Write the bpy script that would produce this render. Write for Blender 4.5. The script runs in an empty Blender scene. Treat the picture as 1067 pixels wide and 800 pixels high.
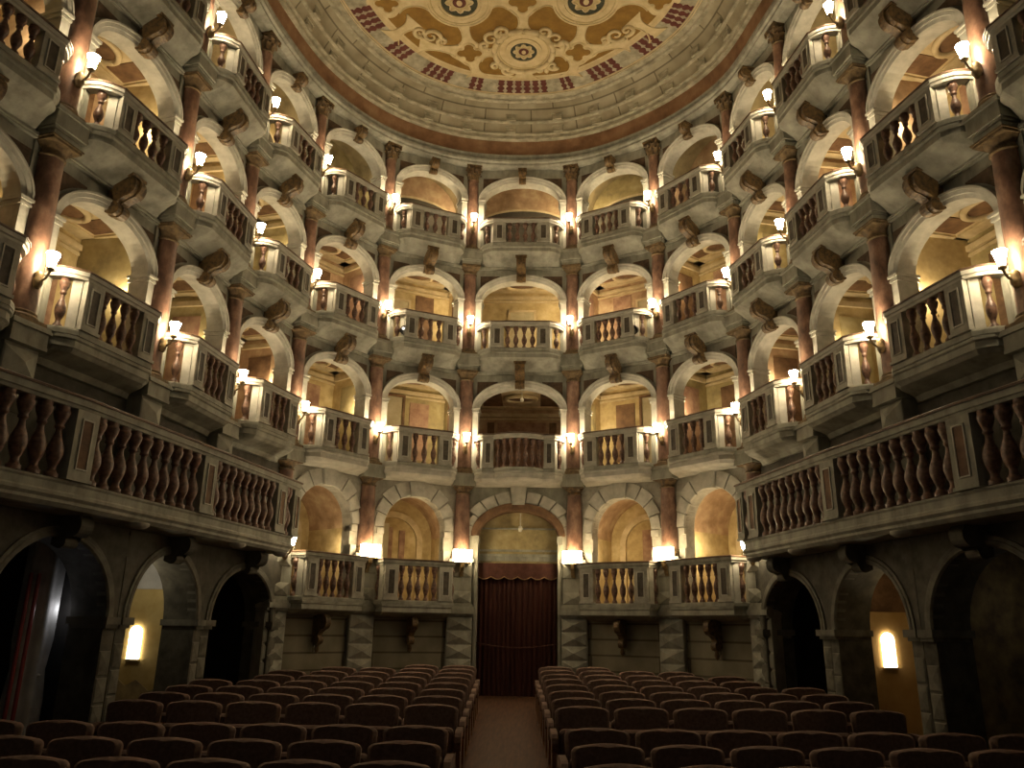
import bpy, math, random
from mathutils import Vector, Matrix
random.seed(7)
S = bpy.context.scene
COL = S.collection
PI = math.pi
CAMZ = 1.137            # camera height above the floor level at the far door

# ------------------------------------------------------------------ materials
def mat(name, c1, c2=None, scale=6.0, rough=.7, bump=.0, detail=5, stretch=None, c3=None, spec=.3, lo=.35, hi=.68, sheen=0):
    m = bpy.data.materials.new(name); m.use_nodes = True
    N = m.node_tree.nodes; L = m.node_tree.links; b = N['Principled BSDF']
    b.inputs['Roughness'].default_value = rough
    b.inputs['Specular IOR Level'].default_value = spec
    if sheen:
        b.inputs['Sheen Weight'].default_value = sheen
        b.inputs['Sheen Roughness'].default_value = .4
        b.inputs['Sheen Tint'].default_value = (.6, .35, .22, 1)
    if c2 is None:
        b.inputs['Base Color'].default_value = (*c1, 1); return m
    tc = N.new('ShaderNodeTexCoord'); mp = N.new('ShaderNodeMapping')
    oi = N.new('ShaderNodeObjectInfo')
    ad = N.new('ShaderNodeVectorMath'); ad.operation = 'MULTIPLY_ADD'
    ad.inputs[1].default_value = (13.7, 7.3, 5.1)
    L.new(oi.outputs['Random'], ad.inputs[0]); L.new(tc.outputs['Object'], ad.inputs[2])
    L.new(ad.outputs[0], mp.inputs['Vector'])
    if stretch: mp.inputs['Scale'].default_value = stretch
    n = N.new('ShaderNodeTexNoise'); n.inputs['Scale'].default_value = scale; n.inputs['Detail'].default_value = detail
    n.inputs['Roughness'].default_value = .62
    L.new(mp.outputs[0], n.inputs['Vector'])
    r = N.new('ShaderNodeValToRGB'); e = r.color_ramp.elements
    e[0].position = lo; e[1].position = hi; e[0].color = (*c1, 1); e[1].color = (*c2, 1)
    if c3:
        x = r.color_ramp.elements.new((lo + hi) / 2); x.color = (*c3, 1)
    L.new(n.outputs['Fac'], r.inputs['Fac']); L.new(r.outputs['Color'], b.inputs['Base Color'])
    if bump:
        bp = N.new('ShaderNodeBump'); bp.inputs['Strength'].default_value = bump; bp.inputs['Distance'].default_value = .02
        L.new(n.outputs['Fac'], bp.inputs['Height']); L.new(bp.outputs[0], b.inputs['Normal'])
    return m

def glow(name, col, strength):
    m = bpy.data.materials.new(name); m.use_nodes = True
    b = m.node_tree.nodes['Principled BSDF']
    b.inputs['Base Color'].default_value = (.8, .75, .65, 1)
    b.inputs['Emission Color'].default_value = (*col, 1); b.inputs['Emission Strength'].default_value = strength
    return m

def brickmat(name, ca, cb, mortar, bw, bh, uv=True, msize=.02, streak=None):
    m = bpy.data.materials.new(name); m.use_nodes = True
    N = m.node_tree.nodes; L = m.node_tree.links; b = N['Principled BSDF']; b.inputs['Roughness'].default_value = .8
    b.inputs['Specular IOR Level'].default_value = .2
    tc = N.new('ShaderNodeTexCoord')
    br = N.new('ShaderNodeTexBrick'); br.inputs['Scale'].default_value = 1
    br.inputs['Brick Width'].default_value = bw; br.inputs['Row Height'].default_value = bh
    br.inputs['Mortar Size'].default_value = msize; br.inputs['Mortar Smooth'].default_value = .4
    br.inputs['Color1'].default_value = (*ca, 1); br.inputs['Color2'].default_value = (*cb, 1); br.inputs['Mortar'].default_value = (*mortar, 1)
    L.new(tc.outputs['UV'], br.inputs['Vector'])
    n = N.new('ShaderNodeTexNoise'); n.inputs['Scale'].default_value = 2.2; n.inputs['Detail'].default_value = 6
    L.new(tc.outputs['Object'], n.inputs['Vector'])
    mx = N.new('ShaderNodeMix'); mx.data_type = 'RGBA'; mx.blend_type = 'MULTIPLY'
    r = N.new('ShaderNodeValToRGB'); r.color_ramp.elements[0].position = .3; r.color_ramp.elements[0].color = (.5, .47, .42, 1); r.color_ramp.elements[1].position = .65
    L.new(n.outputs['Fac'], r.inputs['Fac'])
    mx.inputs[0].default_value = .8
    L.new(br.outputs['Color'], mx.inputs[6]); L.new(r.outputs['Color'], mx.inputs[7])
    L.new(mx.outputs[2], b.inputs['Base Color'])
    return m

M = {}
M['stone'] = mat('grey_stone', (.225, .225, .185), (.42, .415, .345), 5, .72, .15, c3=(.33, .328, .27), stretch=(1, 1, .45))
M['white'] = mat('pale_stone', (.40, .39, .33), (.58, .565, .49), 6, .6, .1)
M['pale'] = mat('loggia_stone', (.30, .29, .24), (.52, .505, .43), 5, .7, .1)
M['shadestone'] = mat('shade_painted_stone', (.06, .056, .044), (.13, .122, .095), 5, .8, .2)  # grey stone again, the arcade's deep shade painted into its colour
M['halfshade'] = mat('half_shade_stone', (.10, .095, .075), (.21, .2, .16), 5, .8, .15)  # same stone, the weaker arcade shade put into its colour
M['marble'] = mat('red_marble', (.10, .056, .038), (.36, .225, .155), 7, .42, .0, c3=(.215, .118, .08), stretch=(1, 1, .55), spec=.5, detail=7)
M['balu'] = mat('dark_red_marble', (.075, .042, .03), (.25, .14, .095), 22, .42, spec=.5)
M['panel'] = mat('dark_panel', (.055, .048, .036), (.12, .10, .075), 10, .6)
M['spandrel'] = mat('brown_panel', (.06, .04, .025), (.15, .10, .06), 8, .7)
M['bronze'] = mat('gilded_brown', (.045, .03, .016), (.22, .135, .05), 18, .5, .3, spec=.5)
M['capital'] = mat('capital_brown', (.10, .07, .04), (.26, .18, .09), 16, .6, .3)
M['rail'] = mat('brown_cap', (.085, .05, .03), (.17, .105, .065), 8, .45, spec=.4)  # brown for the shadowed top of the copings
M['ochre1'] = mat('ochre_fresco', (.37, .275, .13), (.62, .51, .29), 3.4, .8, c3=(.50, .39, .20))
M['ochre2'] = mat('rosy_fresco', (.32, .21, .12), (.57, .45, .28), 3.8, .8, c3=(.45, .31, .195))
M['ochre3'] = mat('olive_fresco', (.25, .205, .11), (.48, .41, .24), 3.2, .8, c3=(.38, .31, .15))
M['cream'] = mat('cream_paint', (.48, .38, .22), (.68, .57, .37), 5, .75)
M['rose'] = mat('rose_panel', (.23, .125, .085), (.43, .285, .19), 5, .7)
M['umber'] = mat('umber_panel', (.10, .055, .03), (.22, .13, .07), 5, .7)
M['doorpaint'] = mat('door_paint', (.42, .36, .22), (.56, .50, .34), 4, .65)
M['vault'] = mat('smoky_vault', (.20, .16, .09), (.46, .38, .22), 2, .85)
M['lunette'] = mat('dark_lunette', (.05, .045, .035), (.10, .09, .07), 4, .85)
M['yellow'] = mat('yellow_plaster', (.46, .34, .13), (.66, .54, .26), 2, .85)
M['orange'] = mat('orange_plaster', (.44, .28, .10), (.60, .42, .19), 2, .85)
M['stain'] = mat('stained_plaster', (.18, .14, .10), (.46, .37, .19), 4, .85)
M['bluegrey'] = mat('bluish_plaster', (.40, .40, .40), (.55, .55, .54), 3, .85)
M['unlit'] = mat('unlit_passage', (.02, .018, .016), (.04, .036, .032), 3, .9)  # near-black wall colour stands in for the dark of unlit passages
M['seat'] = mat('brown_velvet', (.095, .058, .044), (.165, .105, .08), 30, .85, .1, sheen=.2)
M['wood'] = mat('chair_wood', (.10, .045, .02), (.2, .10, .05), 12, .45, stretch=(1, 1, .2))
M['iron'] = mat('dark_iron', (.02, .018, .016), (.05, .045, .04), 20, .45, spec=.5)
M['brass'] = mat('old_brass', (.12, .08, .035), (.30, .21, .09), 20, .4, spec=.6)
M['curtain'] = mat('red_curtain', (.042, .014, .010), (.075, .024, .016), 12, .9, stretch=(1, 1, .1))
M['valance'] = mat('valance_cloth', (.065, .024, .017), (.10, .04, .028), 12, .85)
M['fringe'] = mat('gold_fringe', (.22, .13, .06), (.34, .22, .10), 40, .7)
M['grey_cloth'] = mat('grey_drape', (.34, .335, .32), (.5, .495, .48), 6, .85)
M['red_post'] = mat('red_lacquer', (.25, .03, .035), (.34, .06, .06), 8, .3, spec=.6)
M['floor'] = mat('reddish_boards', (.05, .022, .011), (.10, .045, .022), 9, .75, stretch=(3, .25, 1))
M['redband'] = mat('red_marble_band', (.17, .09, .045), (.36, .225, .125), 2.2, .7, c3=(.27, .15, .08))
M['cove'] = brickmat('painted_cove', (.48, .44, .32), (.37, .335, .235), (.19, .165, .11), 1.1, .24)
M['covetrim'] = mat('painted_mould', (.27, .25, .175), (.56, .52, .39), 5, .8, stretch=(1, 1, 3))
M['ceilcream'] = mat('ceiling_cream', (.52, .41, .20), (.66, .55, .31), 3, .8)
M['strap'] = mat('ceiling_strapwork', (.62, .50, .27), (.78, .66, .41), 6, .75)
M['amber'] = mat('ceiling_amber', (.21, .115, .02), (.32, .185, .04), 4, .75)
M['ceilred'] = mat('painted_dark_red', (.10, .028, .022), (.15, .05, .035), 8, .8)
M['medal'] = mat('medallion_green', (.04, .045, .03), (.09, .09, .06), 9, .8)
M['masonry'] = brickmat('loggia_masonry', (.30, .275, .195), (.24, .22, .155), (.12, .105, .07), 1.3, .27)
LAMP = (1.0, .79, .50)
M['glass'] = glow('lit_glass', LAMP, 108)
M['glassbox'] = glow('lit_glass_box', (1, .76, .44), 34)
M['boxlamp'] = glow('lit_box_lamp', (1, .72, .38), 16)
M['niche'] = glow('lit_niche', (1, .80, .50), 14)
M['pearl'] = mat('white_globe', (.75, .72, .62))
M['lens'] = glow('spot_glint', (1, .95, .85), 1.2)  # white glint on the dark spotlight, put in as a glowing colour

# ------------------------------------------------------------------ mesh builder
class MB:
    def __init__(s): s.v = []; s.f = []; s.sm = []; s.mi = []; s.uv = {}
    def add(s, vs, fs, smooth=False, mi=0, T=None):
        o = len(s.v)
        for p in vs:
            p = Vector(p)
            if T is not None: p = T @ p
            s.v.append(tuple(p))
        for f in fs:
            s.f.append(tuple(i + o for i in f)); s.sm.append(smooth); s.mi.append(mi)
        return s
    def box(s, x0, x1, y0, y1, z0, z1, mi=0, T=None):
        if x0 > x1: x0, x1 = x1, x0
        if y0 > y1: y0, y1 = y1, y0
        v = [(x0, y0, z0), (x1, y0, z0), (x1, y1, z0), (x0, y1, z0), (x0, y0, z1), (x1, y0, z1), (x1, y1, z1), (x0, y1, z1)]
        return s.add(v, [(0, 3, 2, 1), (4, 5, 6, 7), (0, 1, 5, 4), (1, 2, 6, 5), (2, 3, 7, 6), (3, 0, 4, 7)], False, mi, T)
    def rbox(s, x0, x1, y0, y1, z0, z1, r=.02, mi=0, seg=3, T=None):
        """box with rounded corners seen along y (upholstery)"""
        pts = []
        for (cx, cz, a0) in ((x1 - r, z1 - r, 0), (x0 + r, z1 - r, PI / 2), (x0 + r, z0 + r, PI), (x1 - r, z0 + r, 1.5 * PI)):
            for k in range(seg + 1):
                a = a0 + PI / 2 * k / seg
                pts.append((cx + r * math.cos(a), cz + r * math.sin(a)))
        return s.extr_y(pts, y0, y1, mi, T, e=min(r * .5, abs(y1 - y0) * .4))
    def extr_y(s, pts, y0, y1, mi=0, T=None, e=0, smooth=False):
        """extrude an (x,z) outline along y, with an eased edge"""
        n = len(pts); cx = sum(p[0] for p in pts) / n; cz = sum(p[1] for p in pts) / n
        rings = []
        def ring(y, k):
            out = []
            for (x, z) in pts:
                dx, dz = x - cx, z - cz; l = math.hypot(dx, dz) or 1
                q = max(0, 1 - k / l); out.append((cx + dx * q, y, cz + dz * q))
            return out
        if e: rings = [ring(y0, e), ring(y0 + e, 0), ring(y1 - e, 0), ring(y1, e)]
        else: rings = [ring(y0, 0), ring(y1, 0)]
        vs = [p for r in rings for p in r]; fs = []
        for a in range(len(rings) - 1):
            for i in range(n):
                j = (i + 1) % n; fs.append((a * n + i, a * n + j, (a + 1) * n + j, (a + 1) * n + i))
        s.add(vs, fs, smooth, mi, T)
        k = len(rings) - 1
        s.add(rings[0], [tuple(range(n))], False, mi, T); s.add(rings[-1], [tuple(reversed(range(n)))], False, mi, T)
        return s
    def extr_x(s, pts, x0, x1, mi=0, T=None):
        """extrude a (y,z) outline along x"""
        n = len(pts)
        vs = [(x0, y, z) for y, z in pts] + [(x1, y, z) for y, z in pts]
        fs = [(i, (i + 1) % n, n + (i + 1) % n, n + i) for i in range(n)] + [tuple(reversed(range(n))), tuple(range(n, 2 * n))]
        return s.add(vs, fs, False, mi, T)
    def extr_z(s, pts, z0, z1, mi=0, T=None):
        n = len(pts)
        vs = [(x, y, z0) for x, y in pts] + [(x, y, z1) for x, y in pts]
        fs = [(i, (i + 1) % n, n + (i + 1) % n, n + i) for i in range(n)] + [tuple(reversed(range(n))), tuple(range(n, 2 * n))]
        return s.add(vs, fs, False, mi, T)
    def lathe(s, prof, n=16, cx=0, cy=0, mi=0, T=None, cap=True):
        vs = []; fs = []
        for r, z in prof:
            for k in range(n):
                a = 2 * PI * k / n; vs.append((cx + r * math.cos(a), cy + r * math.sin(a), z))
        for i in range(len(prof) - 1):
            for k in range(n):
                j = (k + 1) % n; fs.append((i * n + k, i * n + j, (i + 1) * n + j, (i + 1) * n + k))
        s.add(vs, fs, True, mi, T)
        if cap:
            m = len(prof) - 1
            s.add(vs[:n], [tuple(reversed(range(n)))], False, mi, T); s.add(vs[m * n:], [tuple(range(n))], False, mi, T)
        return s
    def tube(s, pts, r, n=8, mi=0, T=None):
        P = [Vector(p) for p in pts]; vs = []; fs = []
        for i, p in enumerate(P):
            t = (P[min(i + 1, len(P) - 1)] - P[max(i - 1, 0)]).normalized()
            a = t.orthogonal().normalized() if i == 0 else (a - t * a.dot(t)).normalized()
            b = t.cross(a); rr = r[i] if isinstance(r, (list, tuple)) else r
            for k in range(n):
                w = 2 * PI * k / n; vs.append(tuple(p + a * rr * math.cos(w) + b * rr * math.sin(w)))
        for i in range(len(P) - 1):
            for k in range(n):
                j = (k + 1) % n; fs.append((i * n + k, i * n + j, (i + 1) * n + j, (i + 1) * n + k))
        fs += [tuple(reversed(range(n))), tuple(range((len(P) - 1) * n, len(P) * n))]
        return s.add(vs, fs, True, mi, T)
    def sweep(s, prof, path, mi=0, T=None, closed=False, smooth=False, off=1.0):
        """prof: closed (d,z) outline, d = offset to the right-hand side of the path (into the room)"""
        P = [Vector((p[0], p[1])) for p in path]; n = len(P); m = len(prof); vs = []
        for i in range(n):
            if closed: a, b = P[(i - 1) % n], P[(i + 1) % n]
            else: a, b = P[max(i - 1, 0)], P[min(i + 1, n - 1)]
            d1 = (P[i] - a); d2 = (b - P[i])
            d1 = d1.normalized() if d1.length > 1e-9 else d2.normalized()
            d2 = d2.normalized() if d2.length > 1e-9 else d1
            n1 = Vector((d1.y, -d1.x)); n2 = Vector((d2.y, -d2.x)); nn = (n1 + n2).normalized()
            k = 1 / max(.4, nn.dot(n1))
            for d, z in prof:
                q = P[i] + nn * d * k * off; vs.append((q.x, q.y, z))
        fs = []
        for i in range(n if closed else n - 1):
            ii = (i + 1) % n
            for k in range(m):
                j = (k + 1) % m; fs.append((i * m + k, ii * m + k, ii * m + j, i * m + j))
        if not closed: fs += [tuple(range(m)), tuple(reversed(range((n - 1) * m, n * m)))]
        return s.add(vs, fs, smooth, mi, T)
    def diamond(s, x0, x1, z0, z1, y, h, mi=0, T=None):
        """raised block with a pyramid point facing -y"""
        b = .012; cx, cz = (x0 + x1) / 2, (z0 + z1) / 2
        v = [(x0, y, z0), (x1, y, z0), (x1, y, z1), (x0, y, z1), (x0 + b, y - b, z0 + b), (x1 - b, y - b, z0 + b), (x1 - b, y - b, z1 - b), (x0 + b, y - b, z1 - b),
             (cx, y - h, cz)]
        return s.add(v, [(0, 1, 5, 4), (1, 2, 6, 5), (2, 3, 7, 6), (3, 0, 4, 7), (4, 5, 8), (5, 6, 8), (6, 7, 8), (7, 4, 8)], False, mi, T)
    def mesh(s, name, mats):
        me = bpy.data.meshes.new(name); me.from_pydata(s.v, [], s.f); me.update()
        for i, p in enumerate(me.polygons): p.use_smooth = s.sm[i]; p.material_index = s.mi[i]
        for m in (mats if isinstance(mats, (list, tuple)) else [mats]): me.materials.append(m)
        return me

def planar_uv(me):
    uv = me.uv_layers.new(name='UVMap')
    for p in me.polygons:
        n = p.normal
        for li in p.loop_indices:
            c = me.vertices[me.loops[li].vertex_index].co
            uv.data[li].uv = (c.x, c.z) if abs(n.y) >= abs(n.x) else (c.y, c.z)

CACHE = {}
def part(name, key, build, m, parent, loc=(0, 0, 0), rz=0, uv=False):
    if key is None or key not in CACHE:
        b = MB(); build(b); me = b.mesh(name, m)
        if uv: planar_uv(me)
        if key is not None: CACHE[key] = me
    else: me = CACHE[key]
    o = bpy.data.objects.new(name, me); COL.objects.link(o)
    o.parent = parent; o.location = loc; o.rotation_euler = (0, 0, rz)
    return o
def thing(name, label, cat, loc=(0, 0, 0), rz=0, group=None):
    o = bpy.data.objects.new(name, None); COL.objects.link(o)
    o.empty_display_size = .1
    o.location = loc; o.rotation_euler = (0, 0, rz); o['label'] = label; o['category'] = cat
    if group: o['group'] = group
    return o
def solo(name, label, cat, build, m, loc=(0, 0, 0), rz=0, group=None, key=None, uv=False):
    o = part(name, key, build, m, None, loc, rz, uv); o['label'] = label; o['category'] = cat
    if group: o['group'] = group
    return o
def struct(name, build, m, loc=(0, 0, 0), rz=0, uv=False):
    o = part(name, None, build, m, None, loc, rz, uv); o['kind'] = 'structure'
    return o

# ------------------------------------------------------------------ plan of the hall
LAMPL = [(-1.049, 15.0), (-2.584, 14.229), (-3.592, 12.841), (-4.054, 11.155), (-4.2415, 9.2386), (-4.663, 7.298), (-5.22, 5.45)]
LAMPR = [(.959, 15.0), (2.481, 14.132), (3.569, 12.768), (3.9995, 11.045), (4.3296, 9.1617), (4.8459, 7.235), (5.42, 5.4)]
PTS = [Vector(p) for p in reversed(LAMPL)] + [Vector(p) for p in LAMPR]      # 14 columns, left to right as seen from the stage
NCOL = 14
def outward(P, i):
    a, b = P[max(i - 1, 0)], P[min(i + 1, len(P) - 1)]
    d = (b - a).normalized(); return Vector((-d.y, d.x))
AX = [PTS[i] + outward(PTS, i) * .30 for i in range(NCOL)]                   # column axes
ORD = ['', 'first', 'second', 'third', 'fourth', 'fifth', 'sixth', 'seventh']
def colname(i):
    return '%s column left of centre' % ORD[7 - i] if i < 7 else '%s column right of centre' % ORD[i - 6]
def bayname(b):
    if b == 6: return 'on the central axis'
    return '%s left of the central one' % ORD[6 - b] if b < 6 else '%s right of the central one' % ORD[b - 6]
def colframe(i):
    o = outward(AX, i); return AX[i], math.atan2(-o.x, o.y)
def bayframe(b):
    A, B = AX[b], AX[b + 1]; d = B - A
    return (A + B) / 2, math.atan2(d.y, d.x), d.length

F = {0: 1.56, 1: 4.02, 2: 6.45, 3: 8.772, 4: 10.818}
TIER = {0: 'stalls loggia', 1: 'lowest box tier', 2: 'middle box tier', 3: 'top box tier'}
RAILH = {0: .78, 1: .74, 2: .64, 3: .63}
RAD = {0: .15, 1: .15, 2: .14, 3: .126}

# ------------------------------------------------------------------ columns
def shaft(b, z0, z1, r):
    h = z1 - z0
    b.lathe([(r * 1.0, z0), (r * 1.02, z0 + h * .3), (r * .98, z0 + h * .6), (r * .86, z1)], 20)
def base_prof(b, z0, r):
    b.box(-r * 1.28, r * 1.28, -r * 1.28, r * 1.28, z0, z0 + .05)
    b.lathe([(r * 1.22, z0 + .05), (r * 1.27, z0 + .07), (r * 1.22, z0 + .09), (r * 1.06, z0 + .095), (r * 1.06, z0 + .105), (r * 1.15, z0 + .115), (r * 1.12, z0 + .13), (r * 1.0, z0 + .135)], 20)
def tuscan(b, z0, z1, r):
    h = z1 - z0; q = r * .86
    b.lathe([(q, z0), (q * 1.14, z0 + h * .06), (q * 1.14, z0 + h * .13), (q, z0 + h * .16), (q, z0 + h * .42), (q * 1.12, z0 + h * .46), (q * 1.12, z0 + h * .52), (q * 1.4, z0 + h * .74), (q * 1.42, z0 + h * .76)], 20)
    b.box(-q * 1.5, q * 1.5, -q * 1.5, q * 1.5, z0 + h * .76, z1)
    b.box(-q * 1.62, q * 1.62, -q * 1.62, q * 1.62, z1 - h * .1, z1)
def corinth(b, z0, z1, r):
    h = z1 - z0; q = r * .86
    b.lathe([(q, z0), (q * 1.15, z0 + .012), (q * 1.15, z0 + .03), (q * .98, z0 + .035), (q * 1.0, z0 + h * .5), (q * 1.25, z0 + h * .86)], 16)
    for row, (zb, zt, out, n, ph) in enumerate(((.08, .48, 1.62, 8, 0), (.30, .74, 1.78, 8, .5))):
        for k in range(n):
            a = 2 * PI * (k + ph) / n; T = Matrix.Rotation(a, 4, 'Z'); w = q * .36
            y0 = q * 1.0
            pr = [(y0, zb), (y0 * 1.16, (zb + zt) / 2), (y0 * 1.34, zt * .96), (q * out, zt), (q * out * 1.0, zt - .09)]
            vs = []
            for j, (y, z) in enumerate(pr):
                ww = w * (1, 1.1, 1, .75, .35)[j]; vs += [(-ww, y, z0 + z * h), (ww, y, z0 + z * h)]
            b.add(vs, [(2 * j, 2 * j + 1, 2 * j + 3, 2 * j + 2) for j in range(4)], True, 0, T)
    for k in range(4):                                  # corner volutes
        T = Matrix.Rotation(PI / 4 + k * PI / 2, 4, 'Z')
        b.tube([(0, q * 1.05, z0 + h * .6), (0, q * 1.5, z0 + h * .82), (0, q * 1.85, z0 + h * .86), (0, q * 1.92, z0 + h * .76), (0, q * 1.78, z0 + h * .72)], [q * .2, q * .22, q * .22, q * .2, q * .14], 6, 0, T)
    b.box(-q * 1.5, q * 1.5, -q * 1.5, q * 1.5, z1 - h * .12, z1)

def make_column(t, i):
    f = F[t]; p, rz = colframe(i); r = RAD[t]
    mat_words = {0: 'reddish column rising behind the loggia rail', 1: 'reddish marble column on the lowest box tier', 2: 'reddish marble column on the middle box tier', 3: 'slim leafy-capital marble column on the top tier'}[t]
    o = thing('column', '%s, %s' % (mat_words, colname(i)), 'column', (p.x, p.y, f), rz, 'columns of the ' + TIER[t])
    top = F[t + 1] - f
    if t == 0:
        part('pedestal', 'ped0', lambda b: [b.box(-.2, .2, -.12, .1, -.02, .8), b.diamond(-.2, .2, .06, .27, -.12, .05), b.diamond(-.2, .2, .52, .76, -.12, .05), b.box(-.23, .23, -.15, .1, .80, .86), b.box(-.22, .22, -.15, .1, -.02, .05)], M['stone'], o)
        part('base', 'cb0', lambda b: base_prof(b, .86, r), M['capital'], o)
        part('shaft', 'cs0', lambda b: shaft(b, .98, top - .385, r), M['marble'], o)
        part('capital', 'cc0', lambda b: tuscan(b, top - .385, top - .215, r), M['bronze'], o)
        part('backing_pilaster', 'cp0', lambda b: b.box(-.22, .22, .02, .1, 0, top - .2), M['stone'], o)
        return
    part('base_block', ('bb', t), lambda b: [b.box(-.215, .215, -.215, .1, -.235, -.06), b.box(-.235, .235, -.24, .1, -.06, -.03), b.box(-.225, .225, -.225, .1, -.03, 0), b.box(-.222, .222, -.222, .1, -.24, -.2)], M['stone'], o)
    part('base', ('cb', t), lambda b: base_prof(b, 0, r), M['capital'], o)
    if t < 3:
        part('shaft', ('cs', t), lambda b: shaft(b, .13, top - .54, r), M['marble'], o)
        part('capital', ('cc', t), lambda b: tuscan(b, top - .54, top - .34, r), M['capital'], o)
        part('impost_block', ('ci', t), lambda b: [b.box(-.18, .18, -.18, .1, top - .34, top - .25), b.box(-.2, .2, -.2, .1, top - .27, top - .235)], M['stone'], o)
    else:
        part('shaft', ('cs', t), lambda b: shaft(b, .13, top - .345, r), M['marble'], o)
        part('capital', ('cc', t), lambda b: corinth(b, top - .345, top, r), M['bronze'], o)
    part('backing_pilaster', ('cp', t), lambda b: b.box(-.2, .2, .03, .1, 0, top - (.235 if t < 3 else 0)), M['stone'], o)

for i in (4, 5, 6, 7, 8, 9): make_column(0, i)
for t in (1, 2, 3):
    for i in range(1 if t < 3 else 2, 13 if t < 3 else 12): make_column(t, i)

# ------------------------------------------------------------------ lamps
def tulip(b, z, y):
    b.lathe([(.018, z - .075), (.036, z - .07), (.044, z - .02), (.056, z + .03), (.068, z + .075), (.060, z + .075), (.046, z + .02), (.0, z - .03)], 12, 0, y, cap=False)
def make_lamp(t, i, z=None):
    p, rz = colframe(i)
    zl = (F[t] + .682) if z is None else z
    where = {0: 'beside the loggia rail', 1: 'lowest box tier', 2: 'middle box tier', 3: 'top box tier'}[t]
    o = thing('wall_lamp', 'lit tulip glass wall lamp on the %s, %s' % (colname(i), where), 'lamp', (p.x, p.y, zl), rz, 'tulip lamps on the columns')
    def br(b):
        b.lathe([(.028, -.30), (.05, -.26), (.055, -.22), (.04, -.18), (.05, -.15), (.03, -.12)], 10, 0, -.165)
        b.tube([(0, -.14, -.2), (0, -.2, -.23), (0, -.26, -.2), (0, -.295, -.14), (0, -.3, -.09)], .013, 8)
    part('bracket', 'lampbr', br, M['brass'], o)
    part('holder', 'lamphold', lambda b: b.lathe([(.012, -.13), (.038, -.115), (.042, -.1), (.02, -.085), (.022, -.07)], 10, 0, -.3), M['brass'], o)
    part('glass_shade', 'lampgl', lambda b: tulip(b, 0, -.3), M['glass'], o)
for t in (1, 2, 3):
    for i in range(1 if t < 3 else 2, 13 if t < 3 else 12): make_lamp(t, i)
for i in (4, 9): make_lamp(0, i, 2.475)
for i in (5, 6, 7, 8):                                   # square glass sconces at the loggia columns
    p, rz = colframe(i)
    o = thing('wall_sconce', 'lit square glass sconce at the foot of the loggia column, %s' % colname(i), 'lamp', (p.x, p.y, 2.45), rz, 'square sconces by the stalls loggia')
    def gl(b):
        for x0, x1, y0, y1 in ((-.17, .17, -.30, -.285), (-.17, -.155, -.285, -.19), (.155, .17, -.285, -.19)): b.box(x0, x1, y0, y1, -.1, .12)
    part('glass_shade', 'scgl', gl, M['glassbox'], o)
    part('bracket', 'scbr', lambda b: [b.extr_x([(-.12, -.36), (-.16, -.36), (-.2, -.26), (-.26, -.2), (-.28, -.1), (-.12, -.1)], -.035, .035), b.box(-.15, .15, -.285, -.12, -.115, -.1)], M['brass'], o)

# ------------------------------------------------------------------ arches and bay walls
def ell(a, bb, z0, n=20):
    return [(-a * math.cos(PI * k / n), z0 + bb * math.sin(PI * k / n)) for k in range(n + 1)]
def arch_wall(b, W, zb, zt, a, spring, rise, y0, y1, mi=0, n=20):
    hw = W / 2
    b.box(-hw, -a, y0, y1, zb, spring, mi); b.box(a, hw, y0, y1, zb, spring, mi)
    pts = ell(a, rise, spring, n)
    # region above the spring line, built as columns of quads
    for y, flip in ((y0, False), (y1, True)):
        vs = []; fs = []
        vs += [(-hw, y, spring), (-hw, y, zt)]
        for x, z in pts: vs += [(x, y, z), (x, y, zt)]
        vs += [(hw, y, spring), (hw, y, zt)]
        m = len(vs) // 2
        for k in range(m - 1):
            q = (2 * k, 2 * k + 2, 2 * k + 3, 2 * k + 1); fs.append(tuple(reversed(q)) if flip else q)
        b.add(vs, fs, False, mi)
    vs = []; fs = []
    for x, z in pts: vs += [(x, y0, z), (x, y1, z)]
    for k in range(n): fs.append((2 * k, 2 * k + 1, 2 * k + 3, 2 * k + 2))
    b.add(vs, fs, True, mi)
    b.add([(-hw, y0, zt), (hw, y0, zt), (hw, y1, zt), (-hw, y1, zt)], [(0, 1, 2, 3)], False, mi)
def arch_band(b, a, rise, spring, prof, mi=0, n=24, e0=0.0, e1=PI):
    """sweep a profile (outset from the intrados, y) along an elliptical arch"""
    m = len(prof); vs = []; fs = []
    for k in range(n + 1):
        w = e0 + (e1 - e0) * k / n
        for d, y in prof: vs.append((-(a + d) * math.cos(w), y, spring + (rise + d) * math.sin(w)))
    for k in range(n):
        for j in range(m):
            jj = (j + 1) % m; fs.append((k * m + j, k * m + jj, (k + 1) * m + jj, (k + 1) * m + j))
    fs += [tuple(reversed(range(m))), tuple(range(n * m, (n + 1) * m))]
    b.add(vs, fs, False, mi)
def console_prof(h, p):
    """S scroll seen from the side: (y,z), top at z=0, projecting to -y"""
    out = []
    for k in range(11):                                   # upper big scroll
        a = PI * .5 + PI * 1.05 * k / 10
        out.append((-p * .62 + p * .38 * math.cos(a), -p * .40 + p * .40 * math.sin(a)))
    for k in range(6):                                    # hollow neck
        u = k / 5; out.append((-p * (.62 - .30 * math.sin(u * PI / 2)), -p * .8 - (h - p * 1.2) * u))
    for k in range(7):                                    # lower small scroll
        a = PI * .75 + PI * .9 * k / 6
        out.append((-p * .22 + p * .24 * math.cos(a), -h + p * .18 + p * .24 * math.sin(a)))
    out += [(.04, -h + .02), (.04, 0)]
    return out

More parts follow.
